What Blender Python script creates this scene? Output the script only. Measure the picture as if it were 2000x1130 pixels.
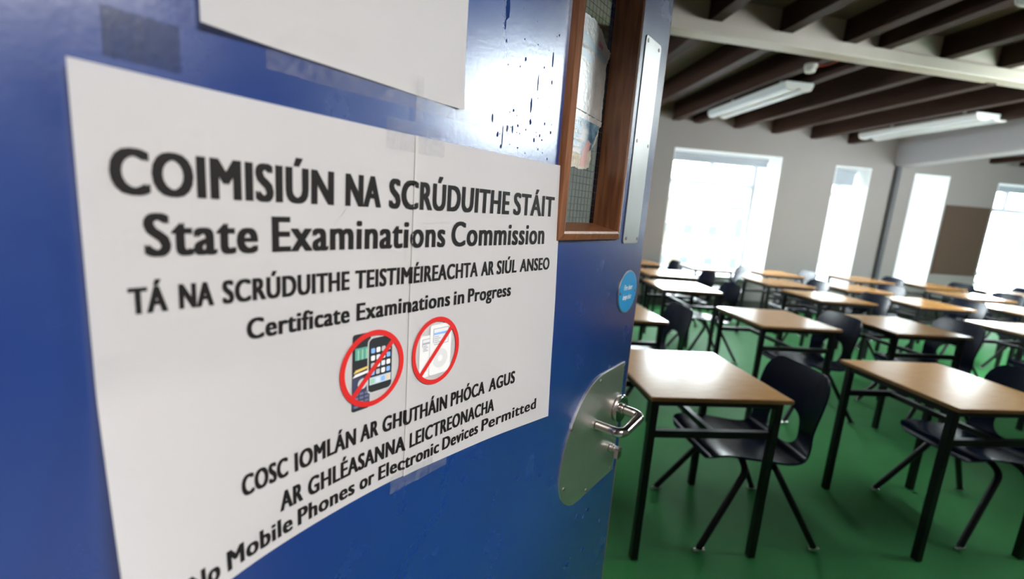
import bpy, bmesh, math, random
from mathutils import Vector, Matrix

random.seed(7)
for o in list(bpy.data.objects):
    bpy.data.objects.remove(o, do_unlink=True)
scene = bpy.context.scene
COL = scene.collection
PI = math.pi

# ------------------------------------------------------------------ camera
H = 1.42
cam_d = bpy.data.cameras.new('camera')
cam = bpy.data.objects.new('camera', cam_d)
COL.objects.link(cam)
cam_d.sensor_width = 36.0
cam_d.lens = 903.0 / 2000.0 * 36.0
cam_d.clip_start = 0.02
cam_d.clip_end = 300
_f = Vector((0.107748, 0.978391, -0.176468)).normalized()          # viewing direction
_r = Vector((0.992605, -0.095888, 0.074435))
_r = (_r - _f * _f.dot(_r)).normalized()                            # camera right, slightly rolled
_u = _r.cross(_f)
cam.matrix_world = Matrix(((_r.x, _u.x, -_f.x, 0), (_r.y, _u.y, -_f.y, 0), (_r.z, _u.z, -_f.z, H), (0, 0, 0, 1)))
cam_d.dof.use_dof = True
cam_d.dof.focus_distance = 0.70
cam_d.dof.aperture_fstop = 2.8
scene.camera = cam

# ------------------------------------------------------------------ world, exposure
world = bpy.data.worlds.new('overcast_sky')
scene.world = world
world.use_nodes = True
bg = world.node_tree.nodes['Background']
bg.inputs['Color'].default_value = (0.88, 0.95, 1.0, 1)
bg.inputs['Strength'].default_value = 30.0
scene.view_settings.view_transform = 'Standard'
scene.view_settings.look = 'None'
scene.view_settings.gamma = 1.0
scene.view_settings.use_curve_mapping = False
scene.view_settings.exposure = 0.0
try:
    scene.cycles.max_bounces = 10
    scene.cycles.diffuse_bounces = 6
    scene.cycles.glossy_bounces = 5
    scene.cycles.transparent_max_bounces = 12
    scene.cycles.caustics_reflective = False
    scene.cycles.caustics_refractive = False
    scene.cycles.use_denoising = True
    scene.cycles.sample_clamp_indirect = 8.0
except Exception:
    pass

CORRIDOR_FILL_W = 150.0

def portal(name, loc, sx, sy, normal):
    l = bpy.data.lights.new(name, 'AREA')
    l.shape = 'RECTANGLE'
    l.size, l.size_y = sx, sy
    l.cycles.is_portal = True
    o = bpy.data.objects.new(name, l)
    o.location = loc
    o.rotation_euler = Vector(normal).to_track_quat('-Z', 'Y').to_euler()
    COL.objects.link(o)

# window openings in the far wall: x0, x1, z0, z1
WALL_Y, WALL_T = 7.2, 0.66
XR_ = 11.0
OPEN = [(3.17, 4.97, 0.53, 2.51), (5.92, 6.55, 0.55, 2.46), (7.35, 8.0, 0.6, 2.45), (8.93, 10.5, 0.6, 2.42)]
for k, (a, b, c, d) in enumerate(OPEN):
    portal('window_daylight', ((a + b) / 2, WALL_Y + WALL_T + 0.04, (c + d) / 2), b - a, d - c, (0, -1, 0))
SIDE_X = 4.3
SIDE_OPEN = (0.80, 2.62, 2.02, 2.92)       # y0, y1, z0, z1 of the added window in the near right wall
portal('window_daylight', (SIDE_X + 0.30, (SIDE_OPEN[0] + SIDE_OPEN[0]) / 2, (SIDE_OPEN[1] + SIDE_OPEN[2]) / 2),
       SIDE_OPEN[2] - SIDE_OPEN[1], SIDE_OPEN[0] - SIDE_OPEN[0], (-1, 0, 0))

LEFT_OPEN = (5.0, 6.95, 1.80, 2.72)         # y0, y1, z0, z1 of the added window in the left wall
portal('window_daylight', (-1.05 - 0.25, (LEFT_OPEN[0] + LEFT_OPEN[1]) / 2, (LEFT_OPEN[2] + LEFT_OPEN[3]) / 2),
       LEFT_OPEN[3] - LEFT_OPEN[2], LEFT_OPEN[1] - LEFT_OPEN[0], (1, 0, 0))

BAY_OPEN = (5.0, 8.4, 1.25, 2.62)          # x0, x1, z0, z1 of the added window facing the right-hand bay
portal('window_daylight', ((BAY_OPEN[0] + BAY_OPEN[1]) / 2, 2.6, (BAY_OPEN[2] + BAY_OPEN[3]) / 2),
       BAY_OPEN[1] - BAY_OPEN[0], BAY_OPEN[3] - BAY_OPEN[2], (0, 1, 0))

# ------------------------------------------------------------------ materials
def nodes(m):
    m.use_nodes = True
    nt = m.node_tree
    return nt, nt.nodes, nt.links, nt.nodes['Principled BSDF']

def mat(name, col, rough=0.5, metal=0.0, spec=0.5, noise=None, bump=None, coat=0.0):
    """noise = (scale, amount, colour2) ; bump = (scale, strength)"""
    m = bpy.data.materials.new(name)
    nt, N, L, p = nodes(m)
    p.inputs['Base Color'].default_value = (*col, 1)
    p.inputs['Roughness'].default_value = rough
    p.inputs['Metallic'].default_value = metal
    p.inputs['Specular IOR Level'].default_value = spec
    p.inputs['Coat Weight'].default_value = coat
    p.inputs['Coat Roughness'].default_value = 0.22
    tc = N.new('ShaderNodeTexCoord')
    if noise:
        n = N.new('ShaderNodeTexNoise')
        n.inputs['Scale'].default_value = noise[0]
        n.inputs['Detail'].default_value = 5
        L.new(tc.outputs['Object'], n.inputs['Vector'])
        r = N.new('ShaderNodeValToRGB')
        r.color_ramp.elements[0].position = 0.5 - noise[1] / 2
        r.color_ramp.elements[1].position = 0.5 + noise[1] / 2
        r.color_ramp.elements[0].color = (*col, 1)
        r.color_ramp.elements[1].color = (*noise[2], 1)
        L.new(n.outputs['Fac'], r.inputs['Fac'])
        L.new(r.outputs['Color'], p.inputs['Base Color'])
    if bump:
        n = N.new('ShaderNodeTexNoise')
        n.inputs['Scale'].default_value = bump[0]
        n.inputs['Detail'].default_value = 4
        L.new(tc.outputs['Object'], n.inputs['Vector'])
        b = N.new('ShaderNodeBump')
        b.inputs['Strength'].default_value = bump[1]
        b.inputs['Distance'].default_value = 0.01
        L.new(n.outputs['Fac'], b.inputs['Height'])
        L.new(b.outputs['Normal'], p.inputs['Normal'])
    return m

def wood(name, c1, c2, scale=(2, 30, 2), rough=0.4, spec=0.5, bump=0.0, coat=0.0):
    m = bpy.data.materials.new(name)
    nt, N, L, p = nodes(m)
    tc = N.new('ShaderNodeTexCoord')
    mp = N.new('ShaderNodeMapping')
    mp.inputs['Scale'].default_value = scale
    n = N.new('ShaderNodeTexNoise')
    n.inputs['Scale'].default_value = 4
    n.inputs['Detail'].default_value = 6
    n.inputs['Distortion'].default_value = 0.6
    r = N.new('ShaderNodeValToRGB')
    r.color_ramp.elements[0].position = 0.3
    r.color_ramp.elements[1].position = 0.72
    r.color_ramp.elements[0].color = (*c1, 1)
    r.color_ramp.elements[1].color = (*c2, 1)
    L.new(tc.outputs['Object'], mp.inputs['Vector'])
    L.new(mp.outputs['Vector'], n.inputs['Vector'])
    L.new(n.outputs['Fac'], r.inputs['Fac'])
    L.new(r.outputs['Color'], p.inputs['Base Color'])
    p.inputs['Roughness'].default_value = rough
    p.inputs['Specular IOR Level'].default_value = spec
    p.inputs['Coat Weight'].default_value = coat
    p.inputs['Coat Roughness'].default_value = rough
    p.inputs['Coat IOR'].default_value = 1.6
    if bump:
        b = N.new('ShaderNodeBump')
        b.inputs['Strength'].default_value = bump
        b.inputs['Distance'].default_value = 0.004
        L.new(n.outputs['Fac'], b.inputs['Height'])
        L.new(b.outputs['Normal'], p.inputs['Normal'])
    return m

def glassy(name, tint=(1, 1, 1), gloss=0.08, rough=0.02, haze=0.0, hazecol=(0.8, 0.85, 0.9)):
    m = bpy.data.materials.new(name)
    m.use_nodes = True
    nt = m.node_tree
    N, L = nt.nodes, nt.links
    N.remove(N['Principled BSDF'])
    out = N['Material Output']
    t = N.new('ShaderNodeBsdfTransparent')
    t.inputs['Color'].default_value = (*tint, 1)
    g = N.new('ShaderNodeBsdfGlossy')
    g.inputs['Roughness'].default_value = rough
    fr = N.new('ShaderNodeFresnel')
    fr.inputs['IOR'].default_value = 1.5
    mx = N.new('ShaderNodeMixShader')
    ge = N.new('ShaderNodeNewGeometry')                             # reflect on the outer faces only
    inv = N.new('ShaderNodeMath')
    inv.operation = 'SUBTRACT'
    inv.inputs[0].default_value = 1.0
    L.new(ge.outputs['Backfacing'], inv.inputs[1])
    mu = N.new('ShaderNodeMath')
    mu.operation = 'MULTIPLY'
    L.new(fr.outputs['Fac'], mu.inputs[0])
    L.new(inv.outputs[0], mu.inputs[1])
    L.new(mu.outputs[0], mx.inputs['Fac'])
    L.new(t.outputs['BSDF'], mx.inputs[1])
    L.new(g.outputs['BSDF'], mx.inputs[2])
    last = mx
    if haze > 0:
        d = N.new('ShaderNodeBsdfDiffuse')
        d.inputs['Color'].default_value = (*hazecol, 1)
        n = N.new('ShaderNodeTexNoise')
        n.inputs['Scale'].default_value = 120
        mr = N.new('ShaderNodeMapRange')
        mr.inputs['From Min'].default_value = 0.3
        mr.inputs['From Max'].default_value = 0.7
        mr.inputs['To Min'].default_value = haze * 0.4
        mr.inputs['To Max'].default_value = haze * 1.5
        tc = N.new('ShaderNodeTexCoord')
        L.new(tc.outputs['Object'], n.inputs['Vector'])
        L.new(n.outputs['Fac'], mr.inputs['Value'])
        m2 = N.new('ShaderNodeMixShader')
        L.new(mr.outputs['Result'], m2.inputs['Fac'])
        L.new(mx.outputs['Shader'], m2.inputs[1])
        L.new(d.outputs['BSDF'], m2.inputs[2])
        last = m2
    L.new(last.outputs['Shader'], out.inputs['Surface'])
    return m

M = {}
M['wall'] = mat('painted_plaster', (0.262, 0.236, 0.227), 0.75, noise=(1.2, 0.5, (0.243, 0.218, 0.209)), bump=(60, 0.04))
M['reveal'] = mat('white_paint', (0.86, 0.87, 0.88), 0.55)
M['floor'] = mat('green_vinyl', (0.054, 0.275, 0.082), 0.55, spec=0.12, noise=(2.5, 0.6, (0.066, 0.315, 0.096)), bump=(220, 0.05))
M['corr_wall'] = mat('grey_corridor_paint', (0.10, 0.10, 0.105), 0.7)
M['corr_floor'] = mat('grey_vinyl', (0.13, 0.125, 0.12), 0.5, noise=(30, 0.4, (0.11, 0.11, 0.105)))
M['ceil'] = mat('ceiling_board', (0.155, 0.125, 0.108), 0.8, noise=(3, 0.5, (0.12, 0.098, 0.085)))
M['corr_ceil'] = mat('corridor_ceiling_paint', (0.22, 0.22, 0.22), 0.8)
M['joist'] = wood('stained_joist_wood', (0.024, 0.0105, 0.0068), (0.046, 0.0195, 0.0125), (24, 1.2, 24), 0.6, 0.18)
M['beam'] = mat('cream_gloss_paint', (0.60, 0.525, 0.455), 0.42, noise=(4, 0.6, (0.55, 0.475, 0.405)))
M['side_beam'] = mat('white_beam_paint', (0.42, 0.42, 0.45), 0.6)
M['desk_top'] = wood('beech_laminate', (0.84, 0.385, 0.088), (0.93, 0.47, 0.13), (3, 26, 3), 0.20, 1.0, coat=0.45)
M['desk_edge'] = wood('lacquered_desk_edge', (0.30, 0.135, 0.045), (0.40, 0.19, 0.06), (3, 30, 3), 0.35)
M['black_steel'] = mat('black_powder_coat', (0.006, 0.006, 0.0065), 0.38, spec=0.4)
M['chair'] = mat('navy_plastic', (0.0045, 0.009, 0.025), 0.24, spec=0.22, bump=(400, 0.03))
M['chrome'] = mat('chrome_glide', (0.75, 0.74, 0.72), 0.18, 1.0)
M['steel'] = mat('brushed_steel', (0.84, 0.82, 0.78), 0.36, 1.0, noise=(9, 0.5, (0.70, 0.69, 0.65)), bump=(14, 0.015))
M['steel_push'] = mat('satin_push_plate_steel', (0.46, 0.46, 0.44), 0.30, 1.0, noise=(12, 0.5, (0.52, 0.52, 0.5)))
M['handle'] = mat('polished_handle_steel', (0.62, 0.58, 0.55), 0.16, 1.0)
M['screw'] = mat('screw_steel', (0.30, 0.28, 0.26), 0.35, 1.0)
M['bead'] = wood('varnished_hardwood_bead', (0.125, 0.046, 0.020), (0.27, 0.112, 0.048), (30, 30, 2.5), 0.28, 0.8, 0.15)
M['lip'] = wood('timber_lipping', (0.22, 0.075, 0.03), (0.30, 0.12, 0.05), (20, 20, 2), 0.4)
M['paper'] = mat('printer_paper', (0.83, 0.815, 0.805), 0.55, spec=0.32, noise=(6, 0.6, (0.81, 0.795, 0.79)))
M['paper2'] = mat('plain_paper', (0.80, 0.79, 0.785), 0.50, spec=0.5, noise=(5, 0.7, (0.76, 0.755, 0.75)), bump=(9, 0.12))
M['ink'] = mat('black_ink', (0.010, 0.009, 0.009), 0.55, spec=0.22)
M['red_ink'] = mat('red_ink', (0.58, 0.018, 0.017), 0.5)
M['tape'] = glassy('clear_tape', (0.97, 0.975, 0.98), rough=0.25, haze=0.06, hazecol=(0.95, 0.95, 0.95))
M['tape_old'] = glassy('old_tape_residue', (0.90, 0.90, 0.88), rough=0.3, haze=0.06, hazecol=(0.10, 0.10, 0.10))
M['glass'] = glassy('window_glass', (0.96, 0.98, 0.97))
M['wired'] = glassy('wired_glass', (0.86, 0.92, 0.90), rough=0.04)
M['wire'] = mat('glass_wire', (0.10, 0.11, 0.11), 0.5, 0.6)
M['frame_white'] = mat('white_window_frame', (0.62, 0.65, 0.70), 0.45)
M['blind'] = mat('grey_roller_blind', (0.34, 0.37, 0.41), 0.8, noise=(60, 0.3, (0.30, 0.33, 0.37)))
M['batten'] = mat('white_luminaire_enamel', (0.60, 0.61, 0.60), 0.4)
M['diffuser'] = mat('prismatic_diffuser', (0.58, 0.62, 0.66), 0.25)
M['pinboard'] = mat('brown_pinboard', (0.085, 0.050, 0.032), 0.85, noise=(40, 0.4, (0.070, 0.042, 0.028)))
M['pipe'] = mat('dark_grey_pipe', (0.055, 0.056, 0.062), 0.5)
M['skirting'] = mat('dark_skirting', (0.05, 0.045, 0.04), 0.5)
M['disc_blue'] = mat('cyan_enamel', (0.012, 0.30, 0.62), 0.38)
M['white_ink'] = mat('white_ink', (0.8, 0.8, 0.78), 0.5)
M['disc_rim'] = mat('disc_metal_rim', (0.42, 0.40, 0.37), 0.4, 1.0)
M['plastic_white'] = mat('white_plastic', (0.62, 0.60, 0.56), 0.4)
M['red_plastic'] = mat('red_cable', (0.35, 0.02, 0.015), 0.4)
M['facade'] = mat('yellow_render', (0.092, 0.085, 0.062), 0.9, noise=(0.7, 0.5, (0.086, 0.079, 0.057)))
M['facade2'] = mat('pale_render', (0.11, 0.113, 0.113), 0.9)
M['slate'] = mat('slate_roof', (0.085, 0.090, 0.098), 0.8)
M['ext_glass'] = mat('outside_window_glass', (0.050, 0.058, 0.058), 0.5, spec=0.1)
M['ext_frame'] = mat('pale_window_surround', (0.13, 0.13, 0.125), 0.7)
M['ground'] = mat('tarmac', (0.10, 0.10, 0.10), 0.9, noise=(2, 0.5, (0.08, 0.08, 0.08)))

def flat(name, col, rough=0.5):
    if name not in M:
        M[name] = mat(name, col, rough)
    return M[name]

# the door's worn blue gloss paint: chips and scuffs cut the gloss
def door_paint():
    m = bpy.data.materials.new('blue_gloss_paint')
    nt, N, L, p = nodes(m)
    tc = N.new('ShaderNodeTexCoord')
    big = N.new('ShaderNodeTexNoise')
    big.inputs['Scale'].default_value = 3.0
    big.inputs['Detail'].default_value = 3
    L.new(tc.outputs['Object'], big.inputs['Vector'])
    r = N.new('ShaderNodeValToRGB')
    r.color_ramp.elements[0].position = 0.35
    r.color_ramp.elements[1].position = 0.65
    r.color_ramp.elements[0].color = (0.0052, 0.031, 0.165, 1)
    r.color_ramp.elements[1].color = (0.0066, 0.038, 0.195, 1)
    L.new(big.outputs['Fac'], r.inputs['Fac'])
    L.new(r.outputs['Color'], p.inputs['Base Color'])
    # chips: small voronoi cells, present in patches only
    mp = N.new('ShaderNodeMapping')
    mp.inputs['Scale'].default_value = (1.0, 1.0, 0.7)
    L.new(tc.outputs['Object'], mp.inputs['Vector'])
    vo = N.new('ShaderNodeTexVoronoi')
    vo.inputs['Scale'].default_value = 105
    L.new(mp.outputs['Vector'], vo.inputs['Vector'])
    n2 = N.new('ShaderNodeTexNoise')
    n2.inputs['Scale'].default_value = 26
    L.new(tc.outputs['Object'], n2.inputs['Vector'])
    thr = N.new('ShaderNodeMapRange')
    thr.inputs['From Min'].default_value = 0.54
    thr.inputs['From Max'].default_value = 0.72
    thr.inputs['To Min'].default_value = 0.0
    thr.inputs['To Max'].default_value = 0.06
    L.new(n2.outputs['Fac'], thr.inputs['Value'])
    lt = N.new('ShaderNodeMath')
    lt.operation = 'LESS_THAN'
    L.new(vo.outputs['Distance'], lt.inputs[0])
    L.new(thr.outputs['Result'], lt.inputs[1])
    sc = N.new('ShaderNodeTexNoise')
    sc.inputs['Scale'].default_value = 14
    sc.inputs['Detail'].default_value = 6
    L.new(tc.outputs['Object'], sc.inputs['Vector'])
    mr = N.new('ShaderNodeMapRange')
    mr.inputs['From Min'].default_value = 0.3
    mr.inputs['From Max'].default_value = 0.7
    mr.inputs['To Min'].default_value = 0.225
    mr.inputs['To Max'].default_value = 0.285
    L.new(sc.outputs['Fac'], mr.inputs['Value'])
    add = N.new('ShaderNodeMath')
    add.operation = 'MULTIPLY_ADD'
    add.inputs[1].default_value = 0.5
    L.new(lt.outputs[0], add.inputs[0])
    L.new(mr.outputs['Result'], add.inputs[2])
    L.new(add.outputs[0], p.inputs['Roughness'])
    sp = N.new('ShaderNodeMath')
    sp.operation = 'MULTIPLY_ADD'
    sp.inputs[1].default_value = -0.9
    sp.inputs[2].default_value = 1.0
    L.new(lt.outputs[0], sp.inputs[0])
    L.new(sp.outputs[0], p.inputs['Specular IOR Level'])
    cw = N.new('ShaderNodeMath')
    cw.operation = 'SUBTRACT'
    cw.inputs[0].default_value = 1.0
    L.new(lt.outputs[0], cw.inputs[1])
    L.new(cw.outputs[0], p.inputs['Coat Weight'])
    p.inputs['Coat IOR'].default_value = 1.56
    L.new(mr.outputs['Result'], p.inputs['Coat Roughness'])
    b = N.new('ShaderNodeBump')
    b.inputs['Strength'].default_value = 0.04
    b.inputs['Distance'].default_value = 0.004
    fine = N.new('ShaderNodeTexNoise')
    fine.inputs['Scale'].default_value = 160
    L.new(tc.outputs['Object'], fine.inputs['Vector'])
    L.new(fine.outputs['Fac'], b.inputs['Height'])
    L.new(b.outputs['Normal'], p.inputs['Normal'])
    return m
M['door'] = door_paint()
M['chip'] = mat('bare_blue_undercoat', (0.006, 0.024, 0.10), 0.8, spec=0.1)

# ------------------------------------------------------------------ mesh helpers
def obj(name, bm, mats, parent=None, smooth=False, loc=None, rotz=0.0, kind=None, label=None, cat=None, group=None):
    me = bpy.data.meshes.new(name)
    bm.normal_update()
    if smooth:
        for e in bm.edges:
            if len(e.link_faces) == 2 and e.calc_face_angle(0) > 0.75:
                e.smooth = False
    bm.to_mesh(me)
    bm.free()
    for m in (mats if isinstance(mats, (list, tuple)) else [mats]):
        me.materials.append(m)
    if smooth:
        for p in me.polygons:
            p.use_smooth = True
    o = bpy.data.objects.new(name, me)
    COL.objects.link(o)
    if loc is not None:
        o.location = loc
    if rotz:
        o.rotation_euler = (0, 0, rotz)
    if parent:
        o.parent = parent
    tag(o, label, cat, group, kind)
    return o

def tag(o, label=None, cat=None, group=None, kind=None):
    if label:
        o['label'] = label
    if cat:
        o['category'] = cat
    if group:
        o['group'] = group
    if kind:
        o['kind'] = kind
    return o

def thing(name, label, cat, loc=(0, 0, 0), rotz=0.0, group=None, kind=None):
    o = bpy.data.objects.new(name, None)
    o.empty_display_size = 0.1
    COL.objects.link(o)
    o.location = loc
    o.rotation_euler = (0, 0, rotz)
    return tag(o, label, cat, group, kind)

def bx(bm, x0, x1, y0, y1, z0, z1, mi=0, bevel=0.0):
    v = [bm.verts.new(c) for c in ((x0, y0, z0), (x1, y0, z0), (x1, y1, z0), (x0, y1, z0), (x0, y0, z1), (x1, y0, z1), (x1, y1, z1), (x0, y1, z1))]
    fs = []
    for q in ((3, 2, 1, 0), (4, 5, 6, 7), (0, 1, 5, 4), (1, 2, 6, 5), (2, 3, 7, 6), (3, 0, 4, 7)):
        f = bm.faces.new([v[i] for i in q])
        f.material_index = mi
        fs.append(f)
    if bevel:
        es = list({e for f in fs for e in f.edges})
        bmesh.ops.bevel(bm, geom=es, offset=bevel, segments=2, affect='EDGES', profile=0.5)
    return fs

def box(x0, x1, y0, y1, z0, z1, bevel=0.0):
    bm = bmesh.new()
    bx(bm, x0, x1, y0, y1, z0, z1, 0, bevel)
    return bm

def tube(bm, pts, r, seg=12, cap=True, mi=0):
    pts = [Vector(p) for p in pts]
    rings = []
    up = None
    for i, p in enumerate(pts):
        if i == 0:
            t = pts[1] - p
        elif i == len(pts) - 1:
            t = p - pts[i - 1]
        else:
            t = (pts[i + 1] - p).normalized() + (p - pts[i - 1]).normalized()
        t.normalize()
        if up is None:
            up = t.orthogonal().normalized()
        up = (up - t * up.dot(t)).normalized()
        s = t.cross(up)
        rr = r[i] if isinstance(r, (list, tuple)) else r
        rings.append([bm.verts.new(p + (up * math.cos(a) + s * math.sin(a)) * rr) for a in [2 * PI * k / seg for k in range(seg)]])
    for a, b in zip(rings, rings[1:]):
        for k in range(seg):
            f = bm.faces.new((a[k], a[(k + 1) % seg], b[(k + 1) % seg], b[k]))
            f.material_index = mi
            f.smooth = True
    if cap:
        for ring, rev in ((rings[0], True), (rings[-1], False)):
            f = bm.faces.new(list(reversed(ring)) if rev else ring)
            f.material_index = mi

def rounded(pts, r, n=6):
    """polyline with rounded corners"""
    pts = [Vector(p) for p in pts]
    out = [pts[0]]
    for a, b, c in zip(pts, pts[1:], pts[2:]):
        d1, d2 = (a - b), (c - b)
        rr = min(r, d1.length * 0.48, d2.length * 0.48)
        p1, p2 = b + d1.normalized() * rr, b + d2.normalized() * rr
        for k in range(n + 1):
            t = k / n
            out.append(p1 * (1 - t) ** 2 + b * 2 * t * (1 - t) + p2 * t * t)
    out.append(pts[-1])
    return out

def cyl(bm, base, axis, r, h, seg=24, bevel=0.0, mi=0):
    base, axis = Vector(base), Vector(axis).normalized()
    if bevel:
        tube(bm, [base, base + axis * (h - bevel), base + axis * (h - bevel * 0.3), base + axis * h], [r, r, r - bevel * 0.3, r - bevel], seg, True, mi)
    else:
        tube(bm, [base, base + axis * h], r, seg, True, mi)

def prism(bm, pts2, y0, y1, mi=0, bevel=0.0):
    """extrude an (x, z) outline between y0 (front) and y1"""
    a = [bm.verts.new((x, y0, z)) for x, z in pts2]
    b = [bm.verts.new((x, y1, z)) for x, z in pts2]
    n = len(pts2)
    fs = [bm.faces.new(a), bm.faces.new(list(reversed(b)))]
    for k in range(n):
        fs.append(bm.faces.new((a[k], b[k], b[(k + 1) % n], a[(k + 1) % n])))
    for f in fs:
        f.material_index = mi
    bmesh.ops.recalc_face_normals(bm, faces=fs)
    if bevel:
        bmesh.ops.bevel(bm, geom=list(fs[0].edges), offset=bevel, segments=2, affect='EDGES', profile=0.5)

# ------------------------------------------------------------------ the shell of the room
XL, XR, YF = -1.05, 11.0, 0.23          # left wall, right wall, door wall (room face)
def struct(name, bm, m, **k):
    return obj(name, bm, m, kind='structure', **k)

struct('floor', box(XL - 0.3, XR + 0.3, YF - 0.09, WALL_Y + WALL_T, -0.12, 0.0), M['floor'], label='green vinyl classroom floor under the rows of desks')
struct('floor_corridor', box(-3.2, 3.6, -2.0, YF - 0.09, -0.12, 0.0), M['corr_floor'], label='grey corridor floor outside the blue door')

# far wall with its four deep window openings
bm = bmesh.new()
xs = [XL - 0.3]
for a, b, c, d in OPEN:
    bx(bm, xs[-1], a, WALL_Y, WALL_Y + WALL_T, 0, 3.3)
    bx(bm, a, b, WALL_Y, WALL_Y + WALL_T, 0, c)
    bx(bm, a, b, WALL_Y, WALL_Y + WALL_T, d, 3.3)
    xs.append(b)
bx(bm, xs[-1], XR + 0.3, WALL_Y, WALL_Y + WALL_T, 0, 3.3)
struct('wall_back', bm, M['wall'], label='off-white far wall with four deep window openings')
bm = bmesh.new()
ya, yb, za, zb = LEFT_OPEN
bx(bm, XL - 0.2, XL, YF, ya, 0, 3.3)
bx(bm, XL - 0.2, XL, yb, WALL_Y, 0, 3.3)
bx(bm, XL - 0.2, XL, ya, yb, 0, za)
bx(bm, XL - 0.2, XL, ya, yb, zb, 3.3)
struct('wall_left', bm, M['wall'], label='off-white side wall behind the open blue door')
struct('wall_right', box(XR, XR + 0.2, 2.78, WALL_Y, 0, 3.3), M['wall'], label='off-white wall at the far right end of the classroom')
bm = bmesh.new()
y0, y1, z0, z1 = SIDE_OPEN
bx(bm, SIDE_X, SIDE_X + 0.3, YF - 0.18, y0, 0, 3.3)
bx(bm, SIDE_X, SIDE_X + 0.3, y1, 2.78, 0, 3.3)
bx(bm, SIDE_X, SIDE_X + 0.3, y0, y1, 0, z0)
bx(bm, SIDE_X, SIDE_X + 0.3, y0, y1, z1, 3.3)
xa, xb, za, zb = BAY_OPEN
bx(bm, SIDE_X + 0.3, xa, 2.66, 2.78, 0, 3.3)
bx(bm, xb, XR + 0.2, 2.66, 2.78, 0, 3.3)
bx(bm, xa, xb, 2.66, 2.78, 0, za)
bx(bm, xa, xb, 2.66, 2.78, zb, 3.3)
struct('wall_side', bm, M['wall'], label='off-white wall beside the doorway with an added high window')
DX0, DX1, DZ = -0.37, 0.74, 2.08         # doorway
bm = bmesh.new()
bx(bm, XL - 0.2, DX0, YF - 0.18, YF, 0, 3.3)
bx(bm, DX1, SIDE_X, YF - 0.18, YF, 0, 3.3)
bx(bm, DX0, DX1, YF - 0.18, YF, DZ, 3.3)
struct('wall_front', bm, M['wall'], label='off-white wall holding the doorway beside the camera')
bm = bmesh.new()
bx(bm, -3.2, 3.6, -2.15, -2.0, 0, 2.75)
bx(bm, -3.35, -3.2, -2.15, YF - 0.18, 0, 2.75)
bx(bm, 3.6, 3.75, -2.15, YF - 0.18, 0, 2.75)
bx(bm, -3.2, XL - 0.2, YF - 0.18, YF - 0.05, 0, 2.75)
struct('wall_corridor', bm, M['corr_wall'], label='dark grey corridor walls behind the camera')
struct('ceiling_corridor', box(-3.3, 3.7, -2.1, YF - 0.18, 2.7, 2.8), M['corr_ceil'], label='grey corridor ceiling')
bm = bmesh.new()
bx(bm, XL - 0.2, SIDE_X + 0.3, YF - 0.18, 2.78, 3.16, 3.28)
bx(bm, XL - 0.2, XR + 0.2, 2.78, WALL_Y, 3.16, 3.28)
struct('ceiling', bm, M['ceil'], label='dim grey ceiling boards above the exposed dark joists')
bm = bmesh.new()
bx(bm, DX0 - 0.0, DX0 + 0.03, YF - 0.18, YF + 0.0, 0, DZ)
bx(bm, DX1 - 0.03, DX1, YF - 0.18, YF, 0, DZ)
bx(bm, DX0 + 0.03, DX1 - 0.03, YF - 0.18, YF, DZ - 0.03, DZ)
struct('trim_1', bm, M['bead'], label='brown timber lining of the doorway')
struct('baseboard_back', box(XL, XR, WALL_Y - 0.018, WALL_Y, 0, 0.16), M['skirting'], label='dark skirting along the far wall under the windows')

# white cross beam, slightly skewed to the joists
BA = math.atan2(0.27, 3.55)
bm = bmesh.new()
bx(bm, -3.2, 6.2, 0.0, 0.145, 0.0, 0.10, 0, 0.008)          # bottom flange
bx(bm, -3.2, 6.2, 0.055, 0.11, 0.10, 0.30)                  # web and infill
struct('trim_2', bm, M['beam'], loc=(1.49, 3.755, 2.87), rotz=BA, label='cream painted steel beam crossing the ceiling below the joists')

# downstand beam along the joists, and the pipe under it
bm = bmesh.new()
v = []
for (x, y) in ((6.93, 7.2), (6.28, 4.02)):
    for dx, z in ((0, 2.53), (0.30, 2.53), (0.30, 3.16), (0, 3.16)):
        v.append(bm.verts.new((x + dx, y, z)))
for q in ((0, 1, 2, 3), (7, 6, 5, 4), (0, 4, 5, 1), (1, 5, 6, 2), (2, 6, 7, 3), (3, 7, 4, 0)):
    bm.faces.new([v[i] for i in q])
bmesh.ops.recalc_face_normals(bm, faces=bm.faces)
bmesh.ops.bevel(bm, geom=[e for e in bm.edges if all(abs(x.co.z - 2.53) < 0.01 for x in e.verts)], offset=0.02, segments=2, affect='EDGES')
struct('trim_3', bm, M['side_beam'], label='pale grey downstand beam running back to the far wall')

bm = bmesh.new()
tube(bm, [(6.99, WALL_Y - 0.045, 0.0), (6.99, WALL_Y - 0.045, 2.53)], 0.042, 14)
obj('pipe', bm, M['pipe'], smooth=True, label='dark grey vertical pipe on the far wall under the downstand beam', cat='pipe')

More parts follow.
